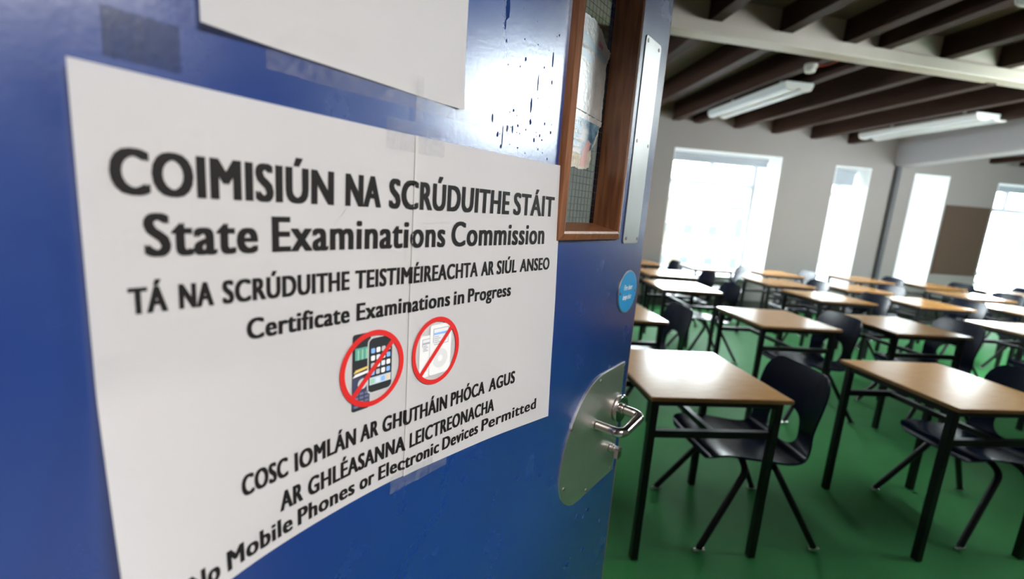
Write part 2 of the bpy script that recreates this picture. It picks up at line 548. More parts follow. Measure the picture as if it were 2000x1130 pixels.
# joists: one object each, dark stained
def joist_label(i):
    return None
JX = [-0.68, -0.05, 0.58, 1.20, 1.82, 2.46, 3.07, 3.42, 4.07, 4.71, 5.38, 6.03, 6.68]
def beam_y(x):
    return 3.755 + (x - 1.49) * math.tan(BA)
def joist(x, ya, yb, zb, zt, label, bname='ceiling_joist'):
    bm = bmesh.new()
    bx(bm, 0, 0.105, 0, yb - ya, 0, zt - zb, 0, 0.004)
    o = obj('ceiling_joist', bm, M['joist'], loc=(x, ya, zb), label=label, group='dark stained ceiling joists', kind='structure')
    return o
ORD = ['first', 'second', 'third', 'fourth', 'fifth', 'sixth', 'seventh', 'eighth', 'ninth', 'tenth', 'eleventh', 'twelfth', 'thirteenth']
for i, x in enumerate(JX):
    if x < 4.2 + 0.6:
        joist(x, YF, beam_y(x) + 0.055, 2.975, 3.16, 'dark stained joist on the doorway side of the cream beam, %s from the left wall' % ORD[i])
    ye = WALL_Y
    if x < 6.2:
        joist(x, beam_y(x) + 0.11, ye, 2.905 - 0.032 * (x - 3.1), 3.16, 'dark stained joist between the cream beam and the window wall, %s from the left wall' % ORD[i])
for i, x in enumerate((7.4, 8.05, 8.65, 9.22, 9.85, 10.45)):
    joist(x, 2.9, WALL_Y, 2.72, 3.16, 'dark stained joist beyond the pale downstand beam, %s from that beam' % ORD[i])

# ------------------------------------------------------------------ windows in the far wall
GY = WALL_Y + 0.62
def window(n, op, bars_v, bars_h, label, panes):
    x0, x1, z0, z1 = op
    w = thing('window_%d' % n, label, None, ((x0 + x1) / 2, GY, z0), kind='structure')
    ox, oz = (x0 + x1) / 2, z0
    bm = bmesh.new()
    t = 0.075
    bx(bm, x0 - ox, x0 + t - ox, -0.03, 0.03, 0, z1 - oz)
    bx(bm, x1 - t - ox, x1 - ox, -0.03, 0.03, 0, z1 - oz)
    bx(bm, x0 + t - ox, x1 - t - ox, -0.03, 0.03, 0, t)
    bx(bm, x0 + t - ox, x1 - t - ox, -0.03, 0.03, z1 - oz - t, z1 - oz)
    for z in bars_h:
        bx(bm, x0 + t - ox, x1 - t - ox, -0.03, 0.03, z - oz - 0.042, z - oz + 0.042)
    for x, za, zb in bars_v:
        bx(bm, x - 0.042 - ox, x + 0.042 - ox, -0.029, 0.029, za - oz, zb - oz)
    obj('window_frame', bm, M['frame_white'], w)
    for (a, b, c, d) in panes:
        obj('pane', box(a - ox, b - ox, -0.003, 0.003, c - oz, d - oz), M['glass'], w)
    # white lining of the reveal
    bm = bmesh.new()
    k = 0.012
    ya, yb = WALL_Y - 0.004 - GY, -0.03
    bx(bm, x0 - ox, x0 + k - ox, ya, yb, 0, z1 - oz)
    bx(bm, x1 - k - ox, x1 - ox, ya, yb, 0, z1 - oz)
    bx(bm, x0 + k - ox, x1 - k - ox, ya, yb, z1 - k - oz, z1 - oz)
    bx(bm, x0 - 0.01 - ox, x1 + 0.01 - ox, ya - 0.02, yb, -0.03, k)
    obj('window_reveal', bm, M['reveal'], w)
    return w
a, b, c, d = OPEN[0]
window(1, OPEN[0], [(4.13, 2.09, d), (4.02, c, 0.905), (4.58, c, 0.905)], [2.06, 0.905], 'wide white-framed window in a deep white recess, nearest the blue door',
       [(a, 4.13, 2.06, d), (4.13, b, 2.06, d), (a, b, 0.905, 2.06), (a, 4.02, c, 0.905), (4.02, 4.58, c, 0.905), (4.58, b, c, 0.905)])
a, b, c, d = OPEN[1]
window(2, OPEN[1], [], [2.05, 0.87], 'narrow window with a short grey blind, left of the dark pipe', [(a, b, 2.05, d), (a, b, 0.87, 2.05), (a, b, c, 0.87)])
a, b, c, d = OPEN[2]
window(3, OPEN[2], [], [2.05, 0.87], 'narrow bright window between the dark pipe and the brown pinboard', [(a, b, 2.05, d), (a, b, 0.87, 2.05), (a, b, c, 0.87)])
a, b, c, d = OPEN[3]
window(4, OPEN[3], [(9.9, 2.02, d), (9.9, c, 0.82)], [2.02, 0.82], 'wide bright window cut by the right edge, beyond the pinboard',
       [(a, 9.9, 2.02, d), (9.9, b, 2.02, d), (a, b, 0.82, 2.02), (a, 9.9, c, 0.82), (9.9, b, c, 0.82)])

def blind(x0, x1, z0, z1, label):
    b = thing('roller_blind', label, 'blind', ((x0 + x1) / 2, WALL_Y + 0.24, z0), group='grey roller blinds')
    hw = (x1 - x0) / 2
    obj('fabric', box(-hw, hw, -0.002, 0.002, 0.0, z1 - z0), M['blind'], b)
    bm = bmesh.new()
    tube(bm, [(-hw, 0, z1 - z0 + 0.02), (hw, 0, z1 - z0 + 0.02)], 0.03, 14)
    obj('roller', bm, M['blind'], b, smooth=True)
    obj('bottom_bar', box(-hw, hw, -0.006, 0.006, -0.018, 0.0), M['frame_white'], b)
blind(3.2, 4.90, 2.36, 2.44, 'grey roller blind rolled up at the head of the wide left window')
blind(5.95, 6.49, 2.19, 2.395, 'grey roller blind part lowered in the narrow window beside the pipe')
blind(8.97, 10.4, 2.32, 2.37, 'grey roller blind rolled up at the head of the wide right window')

# unseen high window beside the doorway, added to throw glare onto the door
y0, y1, z0, z1 = SIDE_OPEN
w = thing('window_5', 'added high white-framed window beside the doorway', None, (SIDE_X + 0.22, (y0 + y1) / 2, z0), kind='structure')
bm = bmesh.new()
hy, hz = (y1 - y0) / 2, z1 - z0
for ya, yb in ((-hy, -hy + 0.04), (hy - 0.04, hy), (-0.02, 0.02)):
    bx(bm, -0.03, 0.03, ya, yb, 0, hz)
for za, zb in ((0, 0.04), (hz - 0.04, hz)):
    bx(bm, -0.029, 0.029, -hy, hy, za, zb)
obj('window_frame', bm, M['frame_white'], w)
obj('pane', box(-0.003, 0.003, -hy, -0.0, 0, hz), M['glass'], w)
obj('pane', box(-0.003, 0.003, 0.0, hy, 0, hz), M['glass'], w)

ya, yb, za, zb = LEFT_OPEN  # out-of-view window, added to light the left part of the far wall
w = thing('window_6', 'added long window in the side wall behind the open blue door', None, (XL - 0.15, (ya + yb) / 2, za), kind='structure')
hy, hz = (yb - ya) / 2, zb - za
bm = bmesh.new()
for k in range(4):
    yy = -hy + k * (2 * hy - 0.04) / 3
    bx(bm, -0.03, 0.03, yy, yy + 0.04, 0, hz)
for zz in (0, hz * 0.7, hz - 0.04):
    bx(bm, -0.029, 0.029, -hy, hy, zz, zz + 0.04)
obj('window_frame', bm, M['frame_white'], w)
for k in range(3):
    yy = -hy + k * 2 * hy / 3
    obj('pane', box(-0.003, 0.003, yy, yy + 2 * hy / 3, 0.02, hz - 0.02), M['glass'], w)

xa, xb, za, zb = BAY_OPEN  # unseen bay window, put in to brighten the far wall from the front
w = thing('window_7', 'added long window in the near wall of the right-hand bay', None, ((xa + xb) / 2, 2.70, za), kind='structure')
hx, hz = (xb - xa) / 2, zb - za
bm = bmesh.new()
for k in range(5):
    xx = -hx + k * (2 * hx - 0.04) / 4
    bx(bm, xx, xx + 0.04, -0.03, 0.03, 0, hz)
for zz in (0, hz - 0.04):
    bx(bm, -hx, hx, -0.029, 0.029, zz, zz + 0.04)
obj('window_frame', bm, M['frame_white'], w)
for k in range(4):
    xx = -hx + k * hx / 2
    obj('pane', box(xx, xx + hx / 2, -0.003, 0.003, 0.02, hz - 0.02), M['glass'], w)

# ------------------------------------------------------------------ outside
struct('ground_outside', box(-30, 70, WALL_Y + 1.0, 80, -4.2, -4.0), M['ground'], label='grey yard outside the windows')
def building(name, label, x0, x1, Y, ztop, zroof, fm, rows):
    b = thing(name, label, 'building', ((x0 + x1) / 2, Y, -4.0))
    hw = (x1 - x0) / 2
    obj('wall', box(-hw, hw, 0, 8, 0, ztop + 4.0), fm, b)
    bm = bmesh.new()
    prism(bm, [(-0.4, ztop + 4.0), (8.4, ztop + 4.0), (4, zroof + 4.0 + 1.2), (0.6, zroof + 4.0)], -hw - 0.2, hw + 0.2)
    for v in bm.verts:
        v.co = Vector((v.co.y, v.co.x, v.co.z))
    bmesh.ops.recalc_face_normals(bm, faces=bm.faces)
    obj('roof', bm, M['slate'], b)
    for z0, z1, n in rows:
        for k in range(n):
            cx = -hw + (k + 0.5) * 2 * hw / n
            f = obj('window', box(cx - 0.42, cx + 0.42, -0.06, 0.02, z0 + 4.0, z1 + 4.0), M['ext_frame'], b)
            obj('pane', box(cx - 0.35, cx + 0.35, -0.07, -0.055, z0 + 4.07, z1 + 3.93), M['ext_glass'], f)
building('yellow_building', 'yellow rendered building with a slate roof outside the wide left window', 7.5, 18.6, 32, 2.87, 3.4, M['facade'], [(0.35, 1.95, 6), (-2.6, -1.1, 6)])
building('pale_building', 'pale rendered building right of the yellow one outside the windows', 19.2, 30.0, 33, 2.6, 3.1, M['facade2'], [(0.3, 1.9, 5), (-2.6, -1.1, 5)])

# ------------------------------------------------------------------ ceiling lights
def luminaire(cx, ya, yb, z, w, label):
    t = thing('ceiling_light', label, 'light', (cx, (ya + yb) / 2, z), group='unlit white fluorescent fittings between the joists')
    hl = (yb - ya) / 2
    bm = bmesh.new()
    bx(bm, -w * 0.5, w * 0.5, -hl, hl, 0.05, 0.085, 0, 0.006)
    bx(bm, -0.02, 0.02, -hl, hl, 0.02, 0.05, 0, 0.004)
    obj('housing', bm, M['batten'], t)
    for s in (-1, 1):
        bm = bmesh.new()
        c = s * (w * 0.26)
        prof = [(c - w * 0.22, 0.05), (c - w * 0.17, 0.012), (c - w * 0.08, 0.0), (c + w * 0.08, 0.0), (c + w * 0.17, 0.012), (c + w * 0.22, 0.05)]
        prism(bm, prof, -hl + 0.012, hl - 0.012)
        obj('diffuser', bm, M['diffuser'], t)
        bm = bmesh.new()
        pr = [(c - w * 0.24, 0.055), (c - w * 0.18, 0.008), (c - w * 0.08, -0.004), (c + w * 0.08, -0.004), (c + w * 0.18, 0.008), (c + w * 0.24, 0.055)]
        prism(bm, pr, -hl, -hl + 0.014)
        obj('end_cap', bm, M['plastic_white'], t)
        bm = bmesh.new()
        prism(bm, pr, hl - 0.014, hl)
        obj('end_cap', bm, M['plastic_white'], t)
    for yy in (-hl * 0.6, hl * 0.6):
        obj('hanger', box(-0.012, 0.012, yy - 0.012, yy + 0.012, 0.085, 3.17 - z), M['batten'], t)
luminaire(3.31, 4.72, 6.28, 2.80, 0.31, 'unlit fluorescent fitting near the smoke detector, nearer the blue door')
luminaire(5.93, 5.02, 6.65, 2.79, 0.42, 'unlit fluorescent fitting just left of the pale downstand beam')
luminaire(3.27, 1.15, 2.69, 2.80, 0.30, 'unlit fluorescent fitting at the top right, on the doorway side of the beam')
luminaire(9.0, 5.2, 6.75, 2.66, 0.34, 'fluorescent fitting beyond the pale downstand beam at the right edge')

t = thing('smoke_detector', 'round white smoke detector under a dark joist near the cream beam', 'smoke detector', (3.07, 4.27, 2.83))
bm = bmesh.new()
cyl(bm, (0, 0, 0.045), (0, 0, 1), 0.055, 0.03, 24)
obj('base', bm, M['plastic_white'], t)
bm = bmesh.new()
cyl(bm, (0, 0, 0.045), (0, 0, -1), 0.045, 0.045, 24, 0.015)
obj('sensor_head', bm, M['plastic_white'], t, smooth=False)
bm = bmesh.new()
tube(bm, rounded([(0.03, 0, 0.065), (0.12, -0.02, 0.066), (0.16, -0.25, 0.09), (0.16, -0.33, 0.10)], 0.04), 0.008, 8)
obj('cable', bm, M['red_plastic'], t, smooth=True, label='red cable')

# pinboard
t = thing('pinboard', 'brown pinboard on the far wall between the narrow and wide right windows', 'pinboard', (8.45, WALL_Y - 0.002, 0.84))
obj('board', box(-0.39, 0.40, -0.02, 0, 0.0, 1.13), M['pinboard'], t)
bm = bmesh.new()
for q in ((-0.41, -0.39, 0, 1.15), (0.40, 0.42, 0, 1.15), (-0.41, 0.42, -0.02, 0.0), (-0.39, 0.40, 1.13, 1.15)):
    bx(bm, q[0], q[1], -0.026, 0, q[2], q[3])
obj('frame', bm, M['pinboard'], t)

# ------------------------------------------------------------------ desks and chairs
def make_desk():
    t = thing('school_desk', 'x', 'desk')
    HW = 0.30
    bm = bmesh.new()
    fs = bx(bm, -HW, HW, -HW - 0.01, HW + 0.01, 0.722, 0.740)
    bmesh.ops.bevel(bm, geom=[e for e in bm.edges], offset=0.003, segments=2, affect='EDGES')
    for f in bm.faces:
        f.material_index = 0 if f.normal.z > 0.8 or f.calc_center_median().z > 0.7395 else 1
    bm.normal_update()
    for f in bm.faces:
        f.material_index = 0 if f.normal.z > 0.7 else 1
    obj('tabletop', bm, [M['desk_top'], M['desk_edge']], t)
    L = 0.265
    for sx in (-1, 1):
        for sy in (-1, 1):
            obj('leg', box(sx * L - 0.015, sx * L + 0.015, sy * L - 0.015, sy * L + 0.015, 0.0, 0.722, 0.002), M['black_steel'], t)
    bm = bmesh.new()
    for s in (-1, 1):
        bx(bm, -L + 0.015, L - 0.015, s * L - 0.0125, s * L + 0.0125, 0.692, 0.722)
        bx(bm, s * L - 0.0125, s * L + 0.0125, -L + 0.015, L - 0.015, 0.692, 0.722)
    obj('apron', bm, M['black_steel'], t)
    for s in (-1, 1):
        obj('side_rail', box(-L + 0.015, L - 0.015, s * L - 0.0125, s * L + 0.0125, 0.555, 0.585, 0.002), M['black_steel'], t)
    obj('cross_rail', box(-0.0125, 0.0125, -L + 0.0125, L - 0.0125, 0.557, 0.583, 0.002), M['black_steel'], t)
    return t

def chair_shell():
    """one-piece moulded shell, front edge towards -x; opening in the lower back"""
    prof = [(-0.262, 0.402), (-0.256, 0.422), (-0.236, 0.436), (-0.18, 0.440), (-0.09, 0.430), (0.0, 0.418), (0.08, 0.407), (0.135, 0.407), (0.174, 0.425),
            (0.194, 0.468), (0.203, 0.54), (0.213, 0.60), (0.224, 0.66), (0.237, 0.72), (0.248, 0.765), (0.256, 0.795)]
    P = [Vector((x, 0, z)) for x, z in prof]
    cum = [0]
    for a, b in zip(P, P[1:]):
        cum.append(cum[-1] + (b - a).length)
    T = cum[-1]
    def at(s):
        for i in range(len(P) - 1):
            if s <= cum[i + 1] + 1e-9:
                k = (s - cum[i]) / (cum[i + 1] - cum[i])
                p0, p1, p2, p3 = P[max(i - 1, 0)], P[i], P[i + 1], P[min(i + 2, len(P) - 1)]
                return 0.5 * ((2 * p1) + (p2 - p0) * k + (2 * p0 - 5 * p1 + 4 * p2 - p3) * k * k + (3 * p1 - p0 - 3 * p2 + p3) * k ** 3)
        return P[-1].copy()
    s_h0, s_h1 = cum[8] + 0.012, cum[11] + 0.000       # opening from just above the seat to mid back
    def width(s):
        keys = [(0, 0.188), (0.05, 0.202), (0.2, 0.210), (0.36, 0.210), (0.43, 0.206), (0.52, 0.200), (0.62, 0.200), (0.70, 0.205), (T, 0.202)]
        for (a, wa), (b, wb) in zip(keys, keys[1:]):
            if s <= b:
                k = (s - a) / (b - a)
                k = k * k * (3 - 2 * k)
                w = wa + (wb - wa) * k
                break
        else:
            w = 0.205
        R = 0.11                                    # rounded top corners
        if s > T - R:
            q = (s - (T - R)) / R
            w = w - 0.085 * (1 - math.sqrt(max(0, 1 - q ** 2.4)))
        if s < 0.06:
            q = 1 - s / 0.06
            w = w - 0.035 * (1 - math.sqrt(max(0, 1 - q ** 2)))
        return w
    def hole(s):
        if s <= s_h0 or s >= s_h1:
            return 0.0
        m, r = (s_h0 + s_h1) / 2, (s_h1 - s_h0) / 2
        q = abs(s - m) / r
        return (0.112 - 0.02 * (s - s_h0) / (s_h1 - s_h0)) * (1 - q ** 3) ** (1 / 2.2)
    ss = []
    n1 = 26
    ss += [s_h0 * (k / n1) for k in range(n1)]
    m, r = (s_h0 + s_h1) / 2, (s_h1 - s_h0) / 2
    ss += [m - r * math.cos(PI * k / 16) for k in range(17)]
    n2 = 16
    ss += [s_h1 + (T - s_h1) * (math.sin(PI / 2 * k / n2)) for k in range(1, n2 + 1)]
    NC = 7
    bm = bmesh.new()
    rows = []
    for s in ss:
        c, w, h = at(s), width(s), hole(s)
        back = max(0.0, min(1.0, (s - cum[7]) / (cum[10] - cum[7])))
        row = {}
        for sgn in (-1, 1):
            for j in range(NC + 1):
                y = h + (w - h) * j / NC
                u = y / 0.22
                p = c + Vector((-0.030 * back * u ** 2.2, 0, 0.012 * (1 - back) * u ** 3))
                p.y = sgn * y
                if j == 0 and h == 0:
                    if 'c' not in row:
                        row['c'] = bm.verts.new(p)
                    row[(sgn, j)] = row['c']
                else:
                    row[(sgn, j)] = bm.verts.new(p)
        rows.append(row)
    for a, b in zip(rows, rows[1:]):
        for sgn in (-1, 1):
            for j in range(NC):
                q = [a[(sgn, j)], a[(sgn, j + 1)], b[(sgn, j + 1)], b[(sgn, j)]]
                if sgn < 0:
                    q.reverse()
                bm.faces.new(q)
    bmesh.ops.recalc_face_normals(bm, faces=bm.faces)
    bm.normal_update()
    up = sum(f.normal.z for f in bm.faces if f.calc_center_median().x < 0.05)
    if up < 0:
        bmesh.ops.reverse_faces(bm, faces=bm.faces)
    bmesh.ops.solidify(bm, geom=list(bm.faces), thickness=0.009)
    return bm

def make_chair():
    t = thing('school_chair', 'x', 'chair')
    sh = obj('seat_shell', chair_shell(), M['chair'], t, smooth=True)
    # turned-down rim
    for sx, foot_x, apex_x in ((-1, -0.272, -0.065), (1, 0.272, 0.080)):
        for sy in (-1, 1):
            pts = rounded([(foot_x, sy * 0.226, 0.022), (apex_x, sy * 0.160, 0.352), (apex_x, sy * 0.105, 0.3895 - 0.012 * (apex_x > 0)), (apex_x, sy * 0.0, 0.3895 - 0.012 * (apex_x > 0))], 0.075, 8)
            bm = bmesh.new()
            tube(bm, pts, 0.0140, 12)
            leg = obj('leg', bm, M['black_steel'], t, smooth=True)
            bm = bmesh.new()
            cyl(bm, (foot_x, sy * 0.226, 0.0), (0, 0, 1), 0.013, 0.024, 16, 0.004)
            tube(bm, [(foot_x - 0.026, sy * 0.226, 0.012), (foot_x + 0.026, sy * 0.226, 0.012)], 0.0085, 12)
            obj('glide', bm, M['chrome'], leg, smooth=True, label='chrome foot')
    return t

def copy_tree(o, parent=None):
    c = o.copy()
    COL.objects.link(c)
    if parent:
        c.parent = parent
    for ch in list(o.children):
        copy_tree(ch, c)
    return c

desk0, chair0 = make_desk(), make_chair()
# x, y, yaw, desk label, chair label, chair dx, chair dy, chair yaw
SEATS = [
    (1.045, 1.925, 0.010, 'beech-topped school desk right behind the door lever, front row', 'navy plastic chair tucked at the desk behind the door lever', 0.31, -0.015, 0.0),
    (2.355, 1.905, 0.012, 'beech-topped school desk at the lower right, front row', 'navy plastic chair cut by the right edge, front row', 0.285, 0.01, 0.0),
    (1.085, 3.19, 0.01, 'beech-topped school desk partly hidden behind the round blue door disc, second row', 'navy plastic chair between the blue door and the second-row desk, back seen from behind', 0.30, 0.01, 0.0),
    (2.375, 3.21, -0.005, 'beech-topped school desk in the second row, in line behind the front chair', 'navy plastic chair at the second-row desk above the front chair back', 0.30, -0.02, 0.02),
    (3.385, 3.19, -0.012, 'beech-topped school desk in the second row with a bright white reflection stripe', 'navy plastic chair at the second-row desk with the reflection stripe', 0.30, 0.0, -0.02),
    (4.66, 3.215, -0.03, 'white-reflecting school desk in the second row at the right edge', 'navy plastic chair at the second-row desk on the right edge', 0.30, -0.02, 0.0),
    (2.265, 4.56, -0.05, 'white-reflecting school desk in the third row, below the wide left window', 'navy plastic chair at the third-row desk below the wide left window', 0.31, 0.0, 0.0),
    (3.80, 4.41, -0.02, 'school desk in the third row, second counting from the blue door', 'navy plastic chair at the second third-row desk from the blue door', 0.31, 0.0, 0.0),
    (4.89, 4.40, -0.05, 'school desk in the third row, third counting from the blue door', 'navy plastic chair at the third third-row desk from the blue door', 0.31, 0.0, 0.0),
    (5.90, 4.27, -0.05, 'white-reflecting school desk in the third row at the right edge', 'navy plastic chair at the third-row desk on the right edge', 0.31, 0.0, 0.0),
    (2.55, 5.60, -0.06, 'school desk in the fourth row, nearest the blue door', 'navy plastic chair at the fourth-row desk nearest the blue door', 0.34, 0.01, 0.01),
    (3.92, 5.37, -0.05, 'school desk in the fourth row, below the wall between the first two windows', 'navy plastic chair at the fourth-row desk below the wall between the first two windows', 0.31, 0.0, 0.0),
    (4.87, 5.29, -0.05, 'school desk in the fourth row, below the narrow window with the blind', 'navy plastic chair at the fourth-row desk below the narrow window with the blind', 0.31, 0.0, 0.0),
    (6.44, 5.21, -0.06, 'school desk in the fourth row, below the brown pinboard', 'navy plastic chair at the fourth-row desk below the brown pinboard', 0.30, 0.0, 0.0),
    (7.33, 5.19, -0.06, 'white-reflecting school desk in the fourth row at the right edge', 'navy plastic chair at the fourth-row desk on the right edge', 0.30, 0.0, 0.0),
    (2.60, 6.80, -0.03, 'school desk in the last row, against the blue door edge', 'navy plastic chair in the last row, back dark against the wide left window', 0.40, -0.0, 0.0),
    (3.63, 6.60, -0.06, 'school desk in the last row, in front of the wide left window', 'navy plastic chair in the last row with its opening lit by the wide left window', 0.36, 0.0, 0.0),
    (4.60, 6.42, -0.05, 'school desk in the last row, below the right jamb of the wide left window', 'navy plastic chair in the last row, below the right jamb of the wide left window', 0.30, 0.0, 0.0),
    (5.95, 6.36, -0.06, 'school desk in the last row, beside the foot of the dark pipe', 'navy plastic chair in the last row, beside the foot of the dark pipe', 0.30, 0.0, 0.0),
    (6.84, 6.12, -0.06, 'school desk in the last row, in front of the narrow bright window', 'navy plastic chair in the last row, right of the narrow bright window', 0.30, 0.0, 0.0),
    (7.72, 5.95, -0.06, 'school desk in the last row, in front of the wide right window', 'navy plastic chair in the last row, in front of the wide right window', 0.30, 0.0, 0.0),
]
for i, (x, y, a, dl, cl, cx, cy, ca) in enumerate(SEATS):
    d = desk0 if i == 0 else copy_tree(desk0)
    d.location = (x, y, 0)
    d.rotation_euler = (0, 0, a)
    tag(d, dl, 'desk', 'school desks in rows')
    c = chair0 if i == 0 else copy_tree(chair0)
    c.location = (x + cx * math.cos(a) - cy * math.sin(a), y + cx * math.sin(a) + cy * math.cos(a), 0)
    c.rotation_euler = (0, 0, a + ca)
    tag(c, cl, 'chair', 'navy school chairs at the desks')

# ------------------------------------------------------------------ the blue door (local x along the leaf from the hinge, -y towards the camera)
DA = math.atan2(0.7287, 0.6849)
dv, nv = Vector((math.cos(DA), math.sin(DA), 0)), Vector((math.sin(DA), -math.cos(DA), 0))
DD = 0.40
UH = -0.062                               # hinge
def door_pt(u, z=0.0, off=0.0):
    return dv * u + nv * (off - DD) + Vector((0, 0, z))
def on_door(name, label, cat, u, z, group=None, kind=None):
    return thing(name, label, cat, door_pt(u, z), DA, group, kind)

UE, DT = 1.0145, 0.058                    # free edge, thickness
GX0, GX1, GZ0, GZ1 = 0.645, 0.842, 1.387, 1.90    # clear opening of the vision panel
door = on_door('door_1', 'open blue classroom door with glazed panel and steel lever handle', 'door', UH, 0.0, kind='structure')
def U(u):
    return u - UH
bm = bmesh.new()
bz0, bz1 = 0.008, 2.04
for q in ((UH + 0.005, GX0 - 0.012, bz0, bz1), (GX1 + 0.012, UE - 0.004, bz0, bz1), (GX0 - 0.012, GX1 + 0.012, bz0, GZ0 - 0.012), (GX0 - 0.012, GX1 + 0.012, GZ1 + 0.012, bz1)):
    bx(bm, U(q[0]), U(q[1]), 0, DT, q[2], q[3])
bmesh.ops.remove_doubles(bm, verts=bm.verts, dist=1e-5)
obj('door_leaf', bm, M['door'], door)
obj('edge_lipping', box(U(UE - 0.004), U(UE), 0.0003, DT, bz0, bz1, 0.001), M['lip'], door, label='brown timber edge of the door')

# hardwood glazing bead: raised rim, deep reveal, sloped sill
def glazing_bead():
    bm = bmesh.new()
    o1, o2 = 0.0185, 0.004
    prof = [(o1, 0.0), (o1 - 0.004, -0.011), (o2, -0.0135), (0.0, -0.0125), (-0.0005, 0.043), (-0.012, 0.043), (-0.0125, 0.0)]   # (outward from opening, y)
    prof = [(o1, 0.0), (o1 - 0.004, -0.010), (0.004, -0.0135), (0.0, -0.0120), (-0.012, 0.043), (0.010, 0.043)]
    corners = [(GX0, GZ0, -1, -1), (GX1, GZ0, 1, -1), (GX1, GZ1, 1, 1), (GX0, GZ1, -1, 1)]
    rings = []
    for cx, cz, sx, sz in corners:
        ring = []
        for o, y in prof:
            zz = cz + sz * o
            xx = U(cx + sx * (o if y < 0.02 or o > 0 else 0.0))
            ring.append(bm.verts.new((xx, y, zz)))
        rings.append(ring)
    n = len(prof)
    for i in range(4):
        a, b = rings[i], rings[(i + 1) % 4]
        for k in range(n):
            bm.faces.new((a[k], b[k], b[(k + 1) % n], a[(k + 1) % n]))
    bmesh.ops.recalc_face_normals(bm, faces=bm.faces)
    return bm
obj('glazing_bead', glazing_bead(), M['bead'], door, label='brown varnished hardwood bead')
gl = obj('wired_glass', box(U(GX0 - 0.011), U(GX1 + 0.011), 0.043, 0.049, GZ0 - 0.011, GZ1 + 0.011), M['wired'], door, label='clear glass with a square wire grid')
bm = bmesh.new()
k = GX0 - 0.006
while k < GX1 + 0.005:
    tube(bm, [(U(k), 0.0462, GZ0 - 0.008), (U(k), 0.0462, GZ1 + 0.008)], 0.00035, 5)
    k += 0.0127
k = GZ0 - 0.004
while k < GZ1 + 0.008:
    tube(bm, [(U(GX0 - 0.009), 0.0462, k), (U(GX1 + 0.009), 0.0462, k)], 0.00035, 5)
    k += 0.0127
obj('wire_grid', bm, M['wire'], gl)

def screw(u, z, off, parent, r=0.0042):
    bm = bmesh.new()
    cyl(bm, (U(u), -off, z), (0, -1, 0), r, 0.0012, 14, 0.0006)
    bx(bm, U(u) - r * 0.7, U(u) + r * 0.7, -off - 0.00135, -off - 0.00115, z - 0.0004, z + 0.0004)
    obj('screw', bm, M['screw'], parent)

# chips, drips and rubbed marks in the gloss paint
rs = random.Random(21)
bm = bmesh.new()
def blot(u, z, a, b):
    n = 9
    f = bm.faces.new([bm.verts.new((U(u + a * (0.75 + 0.5 * rs.random()) * math.cos(2 * PI * k / n)), -0.0004, z + b * (0.75 + 0.5 * rs.random()) * math.sin(2 * PI * k / n))) for k in range(n)])
    f.normal_update()
    if f.normal.y > 0:
        f.normal_flip()
for k in range(46):
    r = 0.0006 + 0.0013 * rs.random() ** 3
    blot(rs.uniform(0.475, 0.600), rs.uniform(1.492, 1.545) if k < 30 else rs.uniform(1.545, 1.675), r, r * rs.uniform(1.0, 2.2))
for u, z, a, b in ((0.4800, 1.662, 0.0035, 0.016), (0.4770, 1.640, 0.0014, 0.006), (0.5440, 1.560, 0.0016, 0.011), (0.5450, 1.537, 0.0022, 0.004), (0.4640, 1.527, 0.0016, 0.005), (0.4950, 1.520, 0.0020, 0.004),
                   (0.5060, 1.521, 0.0016, 0.005), (0.4860, 1.508, 0.0008, 0.014), (0.5900, 1.600, 0.0014, 0.003), (0.5880, 1.630, 0.0012, 0.010), (0.5560, 1.590, 0.0010, 0.012), (0.8800, 0.760, 0.0030, 0.004)):
    blot(u, z, a, b)
obj('paint_chips', bm, M['chip'], door, label='small dark chips and drips in the blue gloss')

# push plate
bm = bmesh.new()
def rrect(x0, x1, z0, z1, r, n=5):
    out = []
    for cx, cz, a0 in ((x1 - r, z1 - r, 0), (x0 + r, z1 - r, PI / 2), (x0 + r, z0 + r, PI), (x1 - r, z0 + r, 3 * PI / 2)):
        for k in range(n + 1):
            a = a0 + PI / 2 * k / n
            out.append((cx + r * math.cos(a), cz + r * math.sin(a)))
    return out
prism(bm, rrect(U(0.8945), U(0.9725), 1.3615, 1.7615, 0.008), -0.002, 0.0, 0, 0.0006)
pp = obj('push_plate', bm, M['steel_push'], door, label='tall satin steel push plate')
for u, z in ((0.9045, 1.7525), (0.9610, 1.7505), (0.9060, 1.5670), (0.9640, 1.5645), (0.9090, 1.3725), (0.9655, 1.3715)):
    screw(u, z, 0.002, pp, 0.0037)

# lever handle on its big D-shaped plate
outline = [(0.9835, 1.0880), (0.9014, 1.0868), (0.8640, 1.0856), (0.8480, 1.0822), (0.8351, 1.0785), (0.8200, 1.0715), (0.8060, 1.0620), (0.7930, 1.0510), (0.7820, 1.0400), (0.7670, 1.0220), (0.7527, 1.0020), (0.7410, 0.9790), (0.7325, 0.9540),
           (0.7280, 0.9300), (0.7275, 0.9075), (0.7320, 0.8800), (0.7420, 0.8560), (0.7560, 0.8390), (0.7760, 0.8240), (0.7960, 0.8165), (0.8200, 0.8150), (0.9835, 0.8165)]
bm = bmesh.new()
prism(bm, [(U(u), z) for u, z in outline], -0.003, 0.0, 0, 0.0008)
hp = obj('handle_plate', bm, M['steel'], door, label='large rounded brushed steel plate behind the lever')
for u, z in ((0.9775, 1.0770), (0.8634, 1.0720), (0.7545, 1.0010), (0.7475, 0.8760), (0.8500, 0.8250), (0.9700, 0.8255)):
    screw(u, z, 0.003, hp, 0.0038)
bm = bmesh.new()
cyl(bm, (U(0.9694), -0.003, 0.98), (0, -1, 0), 0.0325, 0.012, 36, 0.0015)
